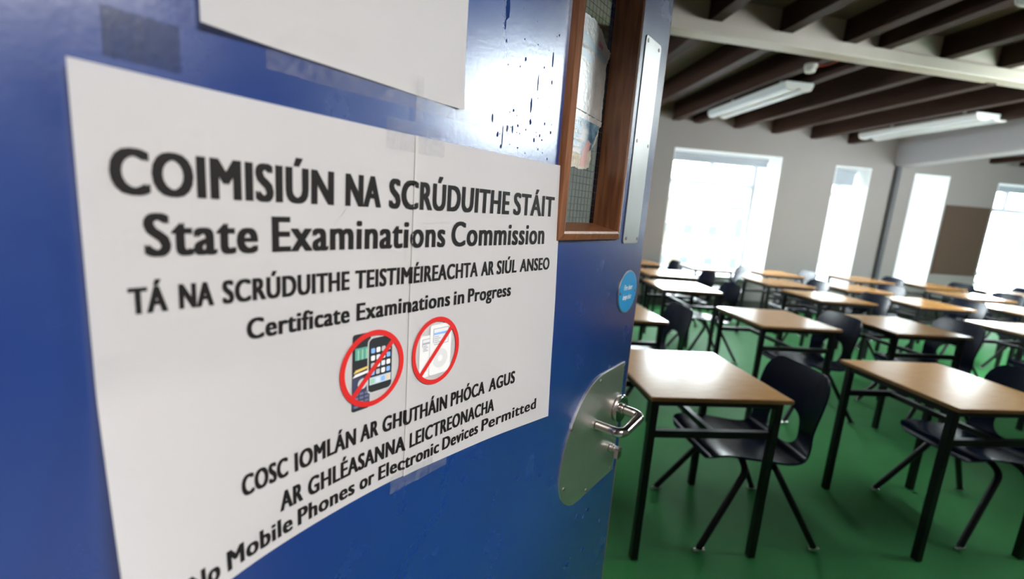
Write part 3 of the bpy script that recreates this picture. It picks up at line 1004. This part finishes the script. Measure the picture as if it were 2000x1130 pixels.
cyl(bm, (U(0.9694), -0.014, 0.98), (0, -1, 0), 0.0135, 0.006, 24, 0.001)
lv = obj('lever_handle', bm, M['handle'], door, label='polished steel return lever')
bm = bmesh.new()
path = rounded([(U(0.9694), -0.016, 0.98), (U(0.9694), -0.062, 0.979), (U(0.866), -0.062, 0.972), (U(0.866), -0.0045, 0.972)], 0.021, 8)
tube(bm, path, 0.0106, 20)
obj('lever', bm, M['handle'], lv, smooth=True)
bm = bmesh.new()
cyl(bm, (U(0.9512), -0.003, 0.887), (0, -1, 0), 0.0105, 0.010, 24, 0.001)
cyl(bm, (U(0.9512), -0.012, 0.887), (0, -1, 0), 0.0085, 0.006, 24, 0.001)
bx(bm, U(0.9512) - 0.011, U(0.9512) + 0.011, -0.030, -0.018, 0.868, 0.893, 0, 0.003)
obj('thumb_turn', bm, M['handle'], door, label='small steel thumb turn under the lever')

# round fire door disc
dc = (0.9495, 1.2555)
bm = bmesh.new()
cyl(bm, (U(dc[0]), 0.0, dc[1]), (0, -1, 0), 0.0475, 0.0020, 48, 0.0008)
disc = obj('fire_disc', bm, M['disc_rim'], door, label='round cyan blue fire door disc')
bm = bmesh.new()
cyl(bm, (U(dc[0]), -0.0018, dc[1]), (0, -1, 0), 0.0448, 0.0008, 48)
obj('disc_face', bm, M['disc_blue'], disc)
for s in (-1, 1):
    screw(dc[0] + s * 0.0385, dc[1], 0.0025, disc, 0.0036)

# ------------------------------------------------------------------ lettering
def text_mesh(body, res=4):
    c = bpy.data.curves.new('txt', 'FONT')
    c.body = body
    c.resolution_u = res
    c.space_character = 1.10
    o = bpy.data.objects.new('txt', c)
    COL.objects.link(o)
    dg = bpy.context.evaluated_depsgraph_get()
    dg.update()
    me = bpy.data.meshes.new_from_object(o.evaluated_get(dg))
    co = [v.co.copy() for v in me.vertices]
    faces = [tuple(p.vertices) for p in me.polygons]
    bpy.data.objects.remove(o)
    bpy.data.curves.remove(c)
    bpy.data.meshes.remove(me)
    return co, faces

def lettering(name, words, zb, cap, place, m, parent, bold=0.0, italic=0.0, capref=0.682, label=None):
    """words: (text, u0, u1), laid with the baseline at zb; bold: half the extra stroke width in metres;
    place(u, z, k) gives the point in the parent's space"""
    bm = bmesh.new()
    shifts = [(0, 0)] if bold == 0 else [(-1, -0.3), (-0.5, 0.3), (0, -0.3), (0.5, 0.3), (1, -0.3), (-1, 0.3), (1, 0.3)]
    kz = (cap - 0.6 * bold) / capref
    for body, u0, u1 in words:
        co, faces = text_mesh(body)
        x0, x1 = min(c.x for c in co), max(c.x for c in co)
        ks = (u1 - u0 - 2 * bold) / (x1 - x0)
        for n_, (sx, sz) in enumerate(shifts):
            vs = []
            for c in co:
                z = zb + 0.3 * bold + c.y * kz + sz * bold
                vs.append(bm.verts.new(place(u0 + bold + (c.x - x0) * ks + sx * bold + italic * (z - zb), z, n_ * 0.00001)))
            for f in faces:
                try:
                    bm.faces.new([vs[i] for i in f])
                except ValueError:
                    pass
    bm.normal_update()
    if sum(f.normal.y for f in bm.faces) > 0:
        bmesh.ops.reverse_faces(bm, faces=bm.faces)
    return obj(name, bm, m, parent, label=label)

pl = lambda u, z, k: (U(u), -0.00275 - k, z)
lettering('lettering', [('Fire door', 0.9275, 0.9695)], 1.2600, 0.0118, pl, M['white_ink'], disc, 0.0004, 0.2)
lettering('lettering', [('keep shut', 0.9255, 0.9695)], 1.2390, 0.0118, pl, M['white_ink'], disc, 0.0004, 0.2)

# ------------------------------------------------------------------ the exam notice: two taped sheets
ZT = 1.4874
SEAM, NL, NR = 0.3375, 0.067, 0.6345
def curl(u, z):
    o = 0.0016
    if u < SEAM:
        tz = max(0.0, (1.275 - z) / 0.183)
        o += 0.040 * ((SEAM - u) / 0.2705) ** 2.9 * tz ** 1.1
        # upper left corner also stands a little off the leaf
        o += 0.007 * ((SEAM - u) / 0.2705) ** 3
    else:
        o += 0.0165 * ((u - SEAM) / 0.297) ** 2 * max(0.0, (ZT - z) / 0.41)
    o += 0.0012 * math.exp(-((u - SEAM) / 0.010) ** 2) + 0.0006 * math.sin(u * 34 + z * 9) * math.sin(z * 21)
    return max(o, 0.0012)
NU, NZ = 0.35, 1.08
notice = on_door('exam_notice', 'white bilingual state examinations notice of two taped sheets on the blue door', 'notice', NU, NZ)
def ns(u, z, lift=0.0):
    return Vector((u - NU, -(curl(u, z) + lift), z - NZ))
def over(u):
    return 0.0016 if u >= SEAM else 0.0          # print on the lapped right sheet sits that much higher
def sheet(u0, u1, zt0, zt1, zb0, zb1, lift, name='paper_sheet'):
    bm = bmesh.new()
    n, m_ = 40, 40
    g = []
    for i in range(n + 1):
        s = i / n
        u = u0 + (u1 - u0) * s
        row = []
        for j in range(m_ + 1):
            t = j / m_
            z = (zb0 + (zb1 - zb0) * s) * (1 - t) + (zt0 + (zt1 - zt0) * s) * t
            row.append(bm.verts.new(ns(u, z, lift)))
        g.append(row)
    for i in range(n):
        for j in range(m_):
            bm.faces.new((g[i][j], g[i + 1][j], g[i + 1][j + 1], g[i][j + 1]))
    bmesh.ops.solidify(bm, geom=list(bm.faces), thickness=0.00018)
    return obj(name, bm, M['paper'], notice, smooth=True)
sheet(NL, SEAM + 0.004, 1.4873, 1.4858, 1.0915, 1.0905, 0.0)
sheet(SEAM, NR, 1.4858, 1.4876, 1.0905, 1.0755, 0.0016)
LINES = [
    ([('COIMISIÚN', 0.0828, 0.2448), ('NA', 0.2565, 0.2968), ('SCRÚDUITHE', 0.3063, 0.5050), ('STÁIT', 0.5142, 0.6174)], 1.4088, 0.0300, 0.00165),
    ([('State', 0.0988, 0.1757), ('Examinations', 0.1870, 0.3886), ('Commission', 0.3984, 0.5952)], 1.3670, 0.0298, 0.00140),
    ([('TÁ', 0.0877, 0.1107), ('NA', 0.1177, 0.1413), ('SCRÚDUITHE', 0.1473, 0.2620), ('TEISTIMÉIREACHTA', 0.2683, 0.4490), ('AR', 0.4555, 0.4812),
      ('SIÚL', 0.4872, 0.5312), ('ANSEO', 0.5386, 0.6129)], 1.3270, 0.0187, 0.00098),
    ([('Certificate', 0.1649, 0.2624), ('Examinations', 0.2701, 0.4014), ('in', 0.4076, 0.4260), ('Progress', 0.4327, 0.5215)], 1.2938, 0.0182, 0.00098),
    ([('COSC', 0.1540, 0.1966), ('IOMLÁN', 0.2030, 0.2723), ('AR', 0.2774, 0.3012), ('GHUTHÁIN', 0.3064, 0.4051), ('PHÓCA', 0.4116, 0.4775), ('AGUS', 0.4859, 0.5428)], 1.1572, 0.0190, 0.00098),
    ([('AR', 0.1875, 0.2109), ('GHLÉASANNA', 0.2161, 0.3387), ('LEICTREONACHA', 0.3449, 0.5000)], 1.1245, 0.0192, 0.00098),
    ([('No', 0.1074, 0.1320), ('Mobile', 0.1379, 0.1994), ('Phones', 0.2047, 0.2713), ('or', 0.2775, 0.2972), ('Electronic', 0.3027, 0.3945), ('Devices', 0.4000, 0.4685), ('Permitted', 0.4755, 0.5990)], 1.0998, 0.0176, 0.00098),
]
for words, zb, cap, bold in LINES:
    lettering('lettering', words, zb, cap, lambda u, z, k: ns(u, z, over(u) + 0.0005 + k), M['ink'], notice, bold)

# prohibition pictures printed on the notice
def poly(bm, pts, lift, mi):
    vs = [bm.verts.new(ns(u, z, lift - 0.0008 + over(u))) for u, z in pts]
    f = bm.faces.new(vs)
    f.material_index = mi
    f.normal_update()
    if f.normal.y > 0:
        f.normal_flip()
def rr2(u0, u1, z0, z1, r, n=4):
    return rrect(u0, u1, z0, z1, r, n)
def ell(cu, cz, a, b, n=28):
    return [(cu + a * math.cos(2 * PI * k / n), cz + b * math.sin(2 * PI * k / n)) for k in range(n)]
def ring(bm, cu, cz, a, b, w, lift, mi=0, n=64):
    o = [bm.verts.new(ns(cu + a * math.cos(2 * PI * k / n), cz + b * math.sin(2 * PI * k / n), lift - 0.0008 + over(cu))) for k in range(n)]
    i = [bm.verts.new(ns(cu + (a - w) * math.cos(2 * PI * k / n), cz + (b - w) * math.sin(2 * PI * k / n), lift - 0.0008 + over(cu))) for k in range(n)]
    for k in range(n):
        f = bm.faces.new((o[k], o[(k + 1) % n], i[(k + 1) % n], i[k]))
        f.normal_update()
        if f.normal.y > 0:
            f.normal_flip()
def prohibition(cu, cz, a, b, name_label):
    bm = bmesh.new()
    w = 0.0058
    ring(bm, cu, cz, a, b, w, 0.0024)
    an = math.radians(45)
    p, q = Vector((math.cos(an) * (a - w * 0.6), math.sin(an) * (b - w * 0.6))), None
    t = Vector((-math.sin(an), math.cos(an))) * 0.0028
    pts = [(cu + p.x + t.x, cz + p.y + t.y), (cu - p.x + t.x, cz - p.y + t.y), (cu - p.x - t.x, cz - p.y - t.y), (cu + p.x - t.x, cz + p.y - t.y)]
    poly(bm, pts, 0.0025, 0)
    return obj('prohibition_ring', bm, M['red_ink'], notice, label=name_label)
C1, C2 = (0.2915, 1.2385), (0.3815, 1.2400)
prohibition(C1[0], C1[1], 0.0405, 0.0425, 'red ring and slash over the mobile phones')
prohibition(C2[0], C2[1], 0.0385, 0.0425, 'red ring and slash over the music players')
dk, dk2 = flat('phone_black_ink', (0.02, 0.022, 0.025)), flat('phone_navy_ink', (0.045, 0.05, 0.10))
gr, gold, lg = flat('phone_green_ink', (0.10, 0.32, 0.26)), flat('phone_gold_ink', (0.72, 0.52, 0.14)), flat('player_grey_ink', (0.62, 0.63, 0.64))
ww, bl, mg, sil = flat('icon_white_ink', (0.82, 0.82, 0.82)), flat('icon_blue_ink', (0.22, 0.42, 0.78)), flat('player_midgrey_ink', (0.36, 0.36, 0.39)), flat('silver_ink', (0.5, 0.5, 0.51))
bm = bmesh.new()
cu, cz = C1
poly(bm, rr2(cu - 0.0255, cu - 0.0035, cz - 0.0435, cz + 0.041, 0.003), 0.0014, 0)
poly(bm, [(cu - 0.0255, cz - 0.040), (cu - 0.0035, cz - 0.040), (cu - 0.0035, cz - 0.006), (cu - 0.0255, cz - 0.006)], 0.0015, 1)
poly(bm, [(cu - 0.0225, cz + 0.013), (cu - 0.007, cz + 0.013), (cu - 0.007, cz + 0.026), (cu - 0.0225, cz + 0.026)], 0.0016, 2)
for k in range(3):
    poly(bm, [(cu - 0.0195 + k * 0.005, cz + 0.013), (cu - 0.018 + k * 0.005, cz + 0.013), (cu - 0.018 + k * 0.005, cz + 0.024), (cu - 0.0195 + k * 0.005, cz + 0.024)], 0.0017, 5)
poly(bm, [(cu - 0.0245, cz - 0.001), (cu - 0.006, cz + 0.002), (cu - 0.006, cz + 0.0045), (cu - 0.0215, cz + 0.0025)], 0.0017, 3)
poly(bm, [(cu - 0.0255, cz - 0.0055), (cu - 0.006, cz - 0.003), (cu - 0.006, cz - 0.0003), (cu - 0.022, cz - 0.002)], 0.0017, 4)
poly(bm, ell(cu - 0.013, cz - 0.014, 0.006, 0.006, 16), 0.0017, 7)
for r_ in range(4):
    for c_ in range(3):
        poly(bm, rr2(cu - 0.023 + c_ * 0.0065, cu - 0.018 + c_ * 0.0065, cz - 0.026 - r_ * 0.0045, cz - 0.0235 - r_ * 0.0045, 0.0006, 2), 0.0018, 8)
obj('phone_picture', bm, [dk, dk2, gr, gold, ww, flat('phone_lightgreen_ink', (0.30, 0.55, 0.36)), bl, sil, flat('phone_key_ink', (0.14, 0.15, 0.24))], notice, label='printed dark keypad phone')
bm = bmesh.new()
poly(bm, rr2(cu - 0.0075, cu + 0.0245, cz - 0.0285, cz + 0.0345, 0.006), 0.0018, 2)
poly(bm, rr2(cu - 0.0060, cu + 0.0245, cz - 0.0270, cz + 0.0335, 0.0055), 0.0019, 0)
icol = [3, 1, 4, 1, 1, 5, 1, 3, 4, 1, 5, 1, 3, 4, 1, 3]
for r_ in range(4):
    for c_ in range(4):
        u0 = cu - 0.0032 + c_ * 0.0068
        z0 = cz + 0.0170 - r_ * 0.0082
        poly(bm, rr2(u0, u0 + 0.0050, z0, z0 + 0.0055, 0.001, 2), 0.0020, icol[r_ * 4 + c_])
poly(bm, [(cu - 0.0045, cz - 0.0185), (cu + 0.0235, cz - 0.0185), (cu + 0.0235, cz - 0.0100), (cu - 0.0045, cz - 0.0100)], 0.0020, 6)
for c_ in range(4):
    u0 = cu - 0.0032 + c_ * 0.0068
    poly(bm, rr2(u0, u0 + 0.0050, cz - 0.0172, cz - 0.0117, 0.001, 2), 0.0021, [7, 5, 3, 8][c_])
obj('phone_picture', bm, [dk, ww, sil, bl, flat('icon_grey_ink', (0.45, 0.46, 0.48)), flat('icon_pale_ink', (0.62, 0.70, 0.78)), flat('dock_ink', (0.48, 0.58, 0.70)), flat('icon_green_ink', (0.30, 0.58, 0.38)), flat('icon_tan_ink', (0.70, 0.56, 0.34))], notice, label='printed black phone with rows of icons')
bm = bmesh.new()
cu, cz = C2
def player(u0, u1, z0, z1, lift, mi_edge, dark):
    poly(bm, rr2(u0 - 0.0006, u1 + 0.0006, z0 - 0.0008, z1 + 0.0006, 0.003), lift, mi_edge)
    poly(bm, rr2(u0, u1, z0, z1, 0.003), lift + 0.0001, 0)
    W, Hh = u1 - u0, z1 - z0
    poly(bm, [(u0 + W * 0.13, z0 + Hh * 0.60), (u1 - W * 0.13, z0 + Hh * 0.60), (u1 - W * 0.13, z0 + Hh * 0.93), (u0 + W * 0.13, z0 + Hh * 0.93)], lift + 0.0002, 4)
    poly(bm, [(u0 + W * 0.16, z0 + Hh * 0.615), (u1 - W * 0.16, z0 + Hh * 0.615), (u1 - W * 0.16, z0 + Hh * 0.915), (u0 + W * 0.16, z0 + Hh * 0.915)], lift + 0.0003, 5)
    poly(bm, [(u0 + W * 0.16, z0 + Hh * 0.80), (u1 - W * 0.16, z0 + Hh * 0.80), (u1 - W * 0.16, z0 + Hh * 0.845), (u0 + W * 0.16, z0 + Hh * 0.845)], lift + 0.0004, 2 if dark else 4)
    for k in range(4):
        zz = z0 + Hh * (0.77 - 0.038 * k)
        poly(bm, [(u0 + W * 0.19, zz - 0.0008), (u0 + W * (0.40 + 0.08 * (k % 2)), zz - 0.0008), (u0 + W * (0.40 + 0.08 * (k % 2)), zz + 0.0002), (u0 + W * 0.19, zz + 0.0002)], lift + 0.0004, 4)
    poly(bm, ell((u0 + u1) / 2, z0 + Hh * 0.31, W * 0.36, W * 0.36), lift + 0.0002, 3 if dark else 5)
    poly(bm, ell((u0 + u1) / 2, z0 + Hh * 0.31, W * 0.12, W * 0.12, 16), lift + 0.0003, 0)
player(cu - 0.0255, cu + 0.001, cz - 0.031, cz + 0.021, 0.0012, 1, False)
player(cu - 0.010, cu + 0.0245, cz - 0.0305, cz + 0.0325, 0.0017, 1, True)
obj('player_picture', bm, [flat('player_white_ink', (0.75, 0.75, 0.75)), sil, bl, lg, mg, flat('player_screen_ink', (0.70, 0.71, 0.74))], notice, label='two printed white music players')

# fold creases next to the seam are in curl(); upper plain sheet
PU, PZ = 0.275, 1.528
upper = on_door('blank_sheet', 'plain white sheet of paper taped on the blue door above the notice', 'paper', PU, PZ)
bm = bmesh.new()
n = 28
g = []
for i in range(n + 1):
    s = i / n
    row = []
    for j in range(n + 1):
        t = j / n
        u = 0.1385 + (0.4085 - 0.1385) * s
        z = (1.5300 - 0.0045 * s) * (1 - t) + 1.905 * t
        o = 0.0016 + 0.0012 * math.sin(s * 5 + t * 3) * math.sin(t * 6 + 1) + 0.006 * max(0, (0.3 - s) / 0.3) ** 2 * (1 - t) + 0.004 * max(0, (s - 0.8) / 0.2) ** 2 * (1 - t) ** 8
        row.append(bm.verts.new((u - PU, -max(o, 0.001), z - PZ)))
    g.append(row)
for i in range(n):
    for j in range(n):
        bm.faces.new((g[i][j], g[i + 1][j], g[i + 1][j + 1], g[i][j + 1]))
bmesh.ops.solidify(bm, geom=list(bm.faces), thickness=0.00018)
obj('paper_sheet', bm, M['paper2'], upper, smooth=True)

# clear tape and residue
def tape(u0, u1, z0, z1, off, label, m='tape', tilt=0.0, wob=0.0006):
    t = on_door('tape_strip', label, 'tape', (u0 + u1) / 2, (z0 + z1) / 2)
    bm = bmesh.new()
    cu, cz = (u0 + u1) / 2, (z0 + z1) / 2
    n = 24
    a, b = [], []
    for k in range(n + 1):
        u = u0 + (u1 - u0) * k / n - cu
        e = random.uniform(-wob, wob)
        e2 = random.uniform(-wob, wob)
        a.append(bm.verts.new((u, -off, z0 - cz + e + tilt * u)))
        b.append(bm.verts.new((u, -off, z1 - cz + e2 + tilt * u)))
    for k in range(n):
        bm.faces.new((a[k], a[k + 1], b[k + 1], b[k]))
    bmesh.ops.solidify(bm, geom=list(bm.faces), thickness=0.00012)
    t2 = obj('film', bm, M[m], t)
    return t
tape(0.186, 0.502, 1.5125, 1.5285, 0.0006, 'long clear tape strip on blue paint under the plain upper sheet')
tape(0.300, 0.380, 1.468, 1.4985, 0.0042, 'short clear tape joining the two notice sheets at their top seam')
tape(0.318, 0.410, 1.076, 1.098, 0.0040, 'clear tape under the bottom of the notice seam')
tape(0.336, 0.346, 1.500, 1.545, 0.0048, 'narrow upright tape scrap on the bottom edge of the plain sheet')
tape(0.086, 0.128, 1.494, 1.524, 0.0004, 'square of dull old tape above the top left of the notice', 'tape_old')

# ------------------------------------------------------------------ torn posters stuck on the glass
def torn(pts, n=5, amp=0.0014):
    out = []
    for (a, b) in zip(pts, pts[1:] + pts[:1]):
        out.append(a)
        if len(a) > 2 and a[2]:
            L = math.hypot(b[0] - a[0], b[1] - a[1])
            m_ = max(2, int(L / 0.004))
            for k in range(1, m_):
                t = k / m_
                out.append((a[0] + (b[0] - a[0]) * t + random.uniform(-amp, amp), a[1] + (b[1] - a[1]) * t + random.uniform(-amp, amp)))
    return [(p[0], p[1]) for p in out]
def poster_mat():
    m = bpy.data.materials.new('faded_poster_print')
    nt, N, L, p = nodes(m)
    tc = N.new('ShaderNodeTexCoord')
    n = N.new('ShaderNodeTexNoise')
    n.inputs['Scale'].default_value = 26
    n.inputs['Detail'].default_value = 5
    L.new(tc.outputs['Object'], n.inputs['Vector'])
    r = N.new('ShaderNodeValToRGB')
    e = r.color_ramp.elements
    e[0].position, e[0].color = 0.40, (0.07, 0.15, 0.22, 1)
    e[1].position, e[1].color = 0.62, (0.70, 0.72, 0.72, 1)
    x = e.new(0.50)
    x.color = (0.22, 0.40, 0.54, 1)
    L.new(n.outputs['Fac'], r.inputs['Fac'])
    L.new(r.outputs['Color'], p.inputs['Base Color'])
    p.inputs['Roughness'].default_value = 0.28
    p.inputs['Specular IOR Level'].default_value = 0.9
    p.inputs['Coat Weight'].default_value = 0.25
    p.inputs['Coat Roughness'].default_value = 0.22
    return m
M['poster_print'] = poster_mat()
M['poster_white'] = mat('torn_white_paper', (0.76, 0.76, 0.74), 0.28, coat=1.0, spec=0.9, noise=(60, 0.35, (0.62, 0.62, 0.60)), bump=(120, 0.2))
M['poster_cream'] = mat('torn_cream_paper', (0.72, 0.68, 0.58), 0.6, noise=(90, 0.4, (0.55, 0.52, 0.44)), bump=(150, 0.2))
M['poster_pink'] = mat('pink_print', (0.80, 0.42, 0.40), 0.28, coat=1.0, spec=0.9, noise=(50, 0.4, (0.78, 0.55, 0.52)))
M['poster_magenta'] = mat('magenta_print', (0.62, 0.25, 0.36), 0.5)
M['poster_blue'] = mat('pale_blue_print', (0.40, 0.60, 0.74), 0.28, coat=1.0, spec=0.9, noise=(60, 0.4, (0.60, 0.72, 0.80)))
M['poster_ink'] = mat('dull_black_print', (0.08, 0.08, 0.085), 0.5)
M['poster_yellow'] = mat('cream_print', (0.78, 0.70, 0.50), 0.5)
GOFF = 0.043
def poster(name, label, u, z, shapes, texts):
    t = on_door(name, label, 'poster', u, z, group='torn posters on the door glass')
    for pname, pts, lift, m in shapes:
        bm = bmesh.new()
        vs = [bm.verts.new((a - u, GOFF - 0.0004 - lift, b - z)) for a, b in pts]
        f = bm.faces.new(vs)
        f.normal_update()
        if f.normal.y > 0:
            f.normal_flip()
        bmesh.ops.triangulate(bm, faces=[f])
        bmesh.ops.solidify(bm, geom=list(bm.faces), thickness=0.00012)
        obj(pname, bm, M[m], t)
    for body, u0, u1, zb, cap, lift, m, sl in texts:
        lettering('lettering', [(body, u0, u1)], zb, cap, lambda a, b, k: (a - u, GOFF - 0.0006 - lift - k, b - z + sl * (a - u0)), M[m], t, 0.0003)
G0, G1 = 0.652, 0.838
poster('torn_poster', 'torn white and pale blue poster on the upper part of the door glass', 0.74, 1.60,
       [('backing', torn([(G0, 1.6045), (0.832, 1.592, 1), (0.830, 1.690, 1), (0.842, 1.716, 1), (0.826, 1.722, 1), (0.800, 1.742, 1), (0.772, 1.752, 1), (0.735, 1.750, 1), (0.70, 1.757, 1), (G0, 1.764)]), 0.0, 'poster_white'),
        ('blue_band', torn([(G0, 1.712, 1), (0.76, 1.703, 1), (0.822, 1.690, 1), (0.826, 1.702, 1), (0.76, 1.720, 1), (G0, 1.742, 1)]), 0.0004, 'poster_blue'),
        ('blue_band', torn([(0.69, 1.695, 1), (0.77, 1.680, 1), (0.78, 1.690, 1), (0.70, 1.706, 1)]), 0.0005, 'poster_blue'),
        ('dark_patch', torn([(0.688, 1.693, 1), (0.700, 1.680, 1), (0.706, 1.690, 1), (0.694, 1.703, 1)]), 0.0006, 'poster_ink'),
        ('red_patch', torn([(0.792, 1.716, 1), (0.808, 1.711, 1), (0.809, 1.718, 1), (0.794, 1.724, 1)], amp=0.0008), 0.0006, 'poster_magenta')],
       [('NEED TO', 0.712, 0.772, 1.703, 0.009, 0.0006, 'poster_white', -0.12)])
poster('torn_poster', 'torn blue and pink helpline poster on the lower part of the door glass', 0.74, 1.498,
       [('backing', torn([(G0, 1.508, 1), (0.70, 1.500, 1), (0.77, 1.497, 1), (0.800, 1.502, 1), (0.806, 1.520, 1), (0.802, 1.535, 1), (0.818, 1.552, 1), (0.828, 1.580, 1), (0.834, 1.5905, 1), (G0, 1.6025)]), 0.0, 'poster_cream'),
        ('printed_panel', torn([(0.655, 1.530, 1), (0.78, 1.522, 1), (0.805, 1.540, 1), (0.820, 1.568, 1), (0.826, 1.582, 1), (0.655, 1.590, 1)]), 0.0003, 'poster_print'),
        ('white_strip', [(0.655, 1.590), (0.832, 1.581), (0.833, 1.590), (0.655, 1.601)], 0.0004, 'poster_white'),
        ('pink_patch', torn([(0.765, 1.502, 1), (0.785, 1.503, 1), (0.792, 1.530, 1), (0.800, 1.546, 1), (0.788, 1.551, 1), (0.772, 1.535, 1)]), 0.0005, 'poster_pink'),
        ('white_scrap', torn([(G0, 1.505, 1), (0.69, 1.520, 1), (0.70, 1.548, 1), (0.684, 1.566, 1), (G0, 1.560)]), 0.0005, 'poster_white')],
       [('NEED TO TALK', 0.690, 0.776, 1.5745, 0.0085, 0.0007, 'poster_white', -0.05),
        ('You Should Call', 0.692, 0.764, 1.5600, 0.0075, 0.0007, 'poster_white', -0.05),
        ('We Promise', 0.700, 0.766, 1.5460, 0.0080, 0.0007, 'poster_white', -0.05),
        ('To Listen', 0.706, 0.764, 1.5320, 0.0080, 0.0007, 'poster_white', -0.05),
        ('FREEPHO', 0.700, 0.764, 1.5155, 0.0065, 0.0007, 'poster_yellow', -0.03),
        ('1800 833', 0.704, 0.764, 1.5060, 0.0065, 0.0007, 'poster_yellow', -0.03)])

# ------------------------------------------------------------------ lamp added behind the camera to brighten the notice
t = thing('corridor_fill_light', 'added white ceiling panel lamp in the corridor', 'light', (1.2, -1.1, 2.69))
obj('housing', box(-0.62, 0.62, -0.32, 0.32, -0.03, 0.0), M['batten'], t)
ld = bpy.data.lights.new('corridor_fill', 'AREA')
ld.shape = 'RECTANGLE'
ld.size, ld.size_y = 1.2, 0.6
ld.energy = CORRIDOR_FILL_W
ld.color = (1.0, 0.96, 0.92)
lo = bpy.data.objects.new('corridor_fill', ld)
COL.objects.link(lo)
lo.location = (1.2, -1.1, 2.645)
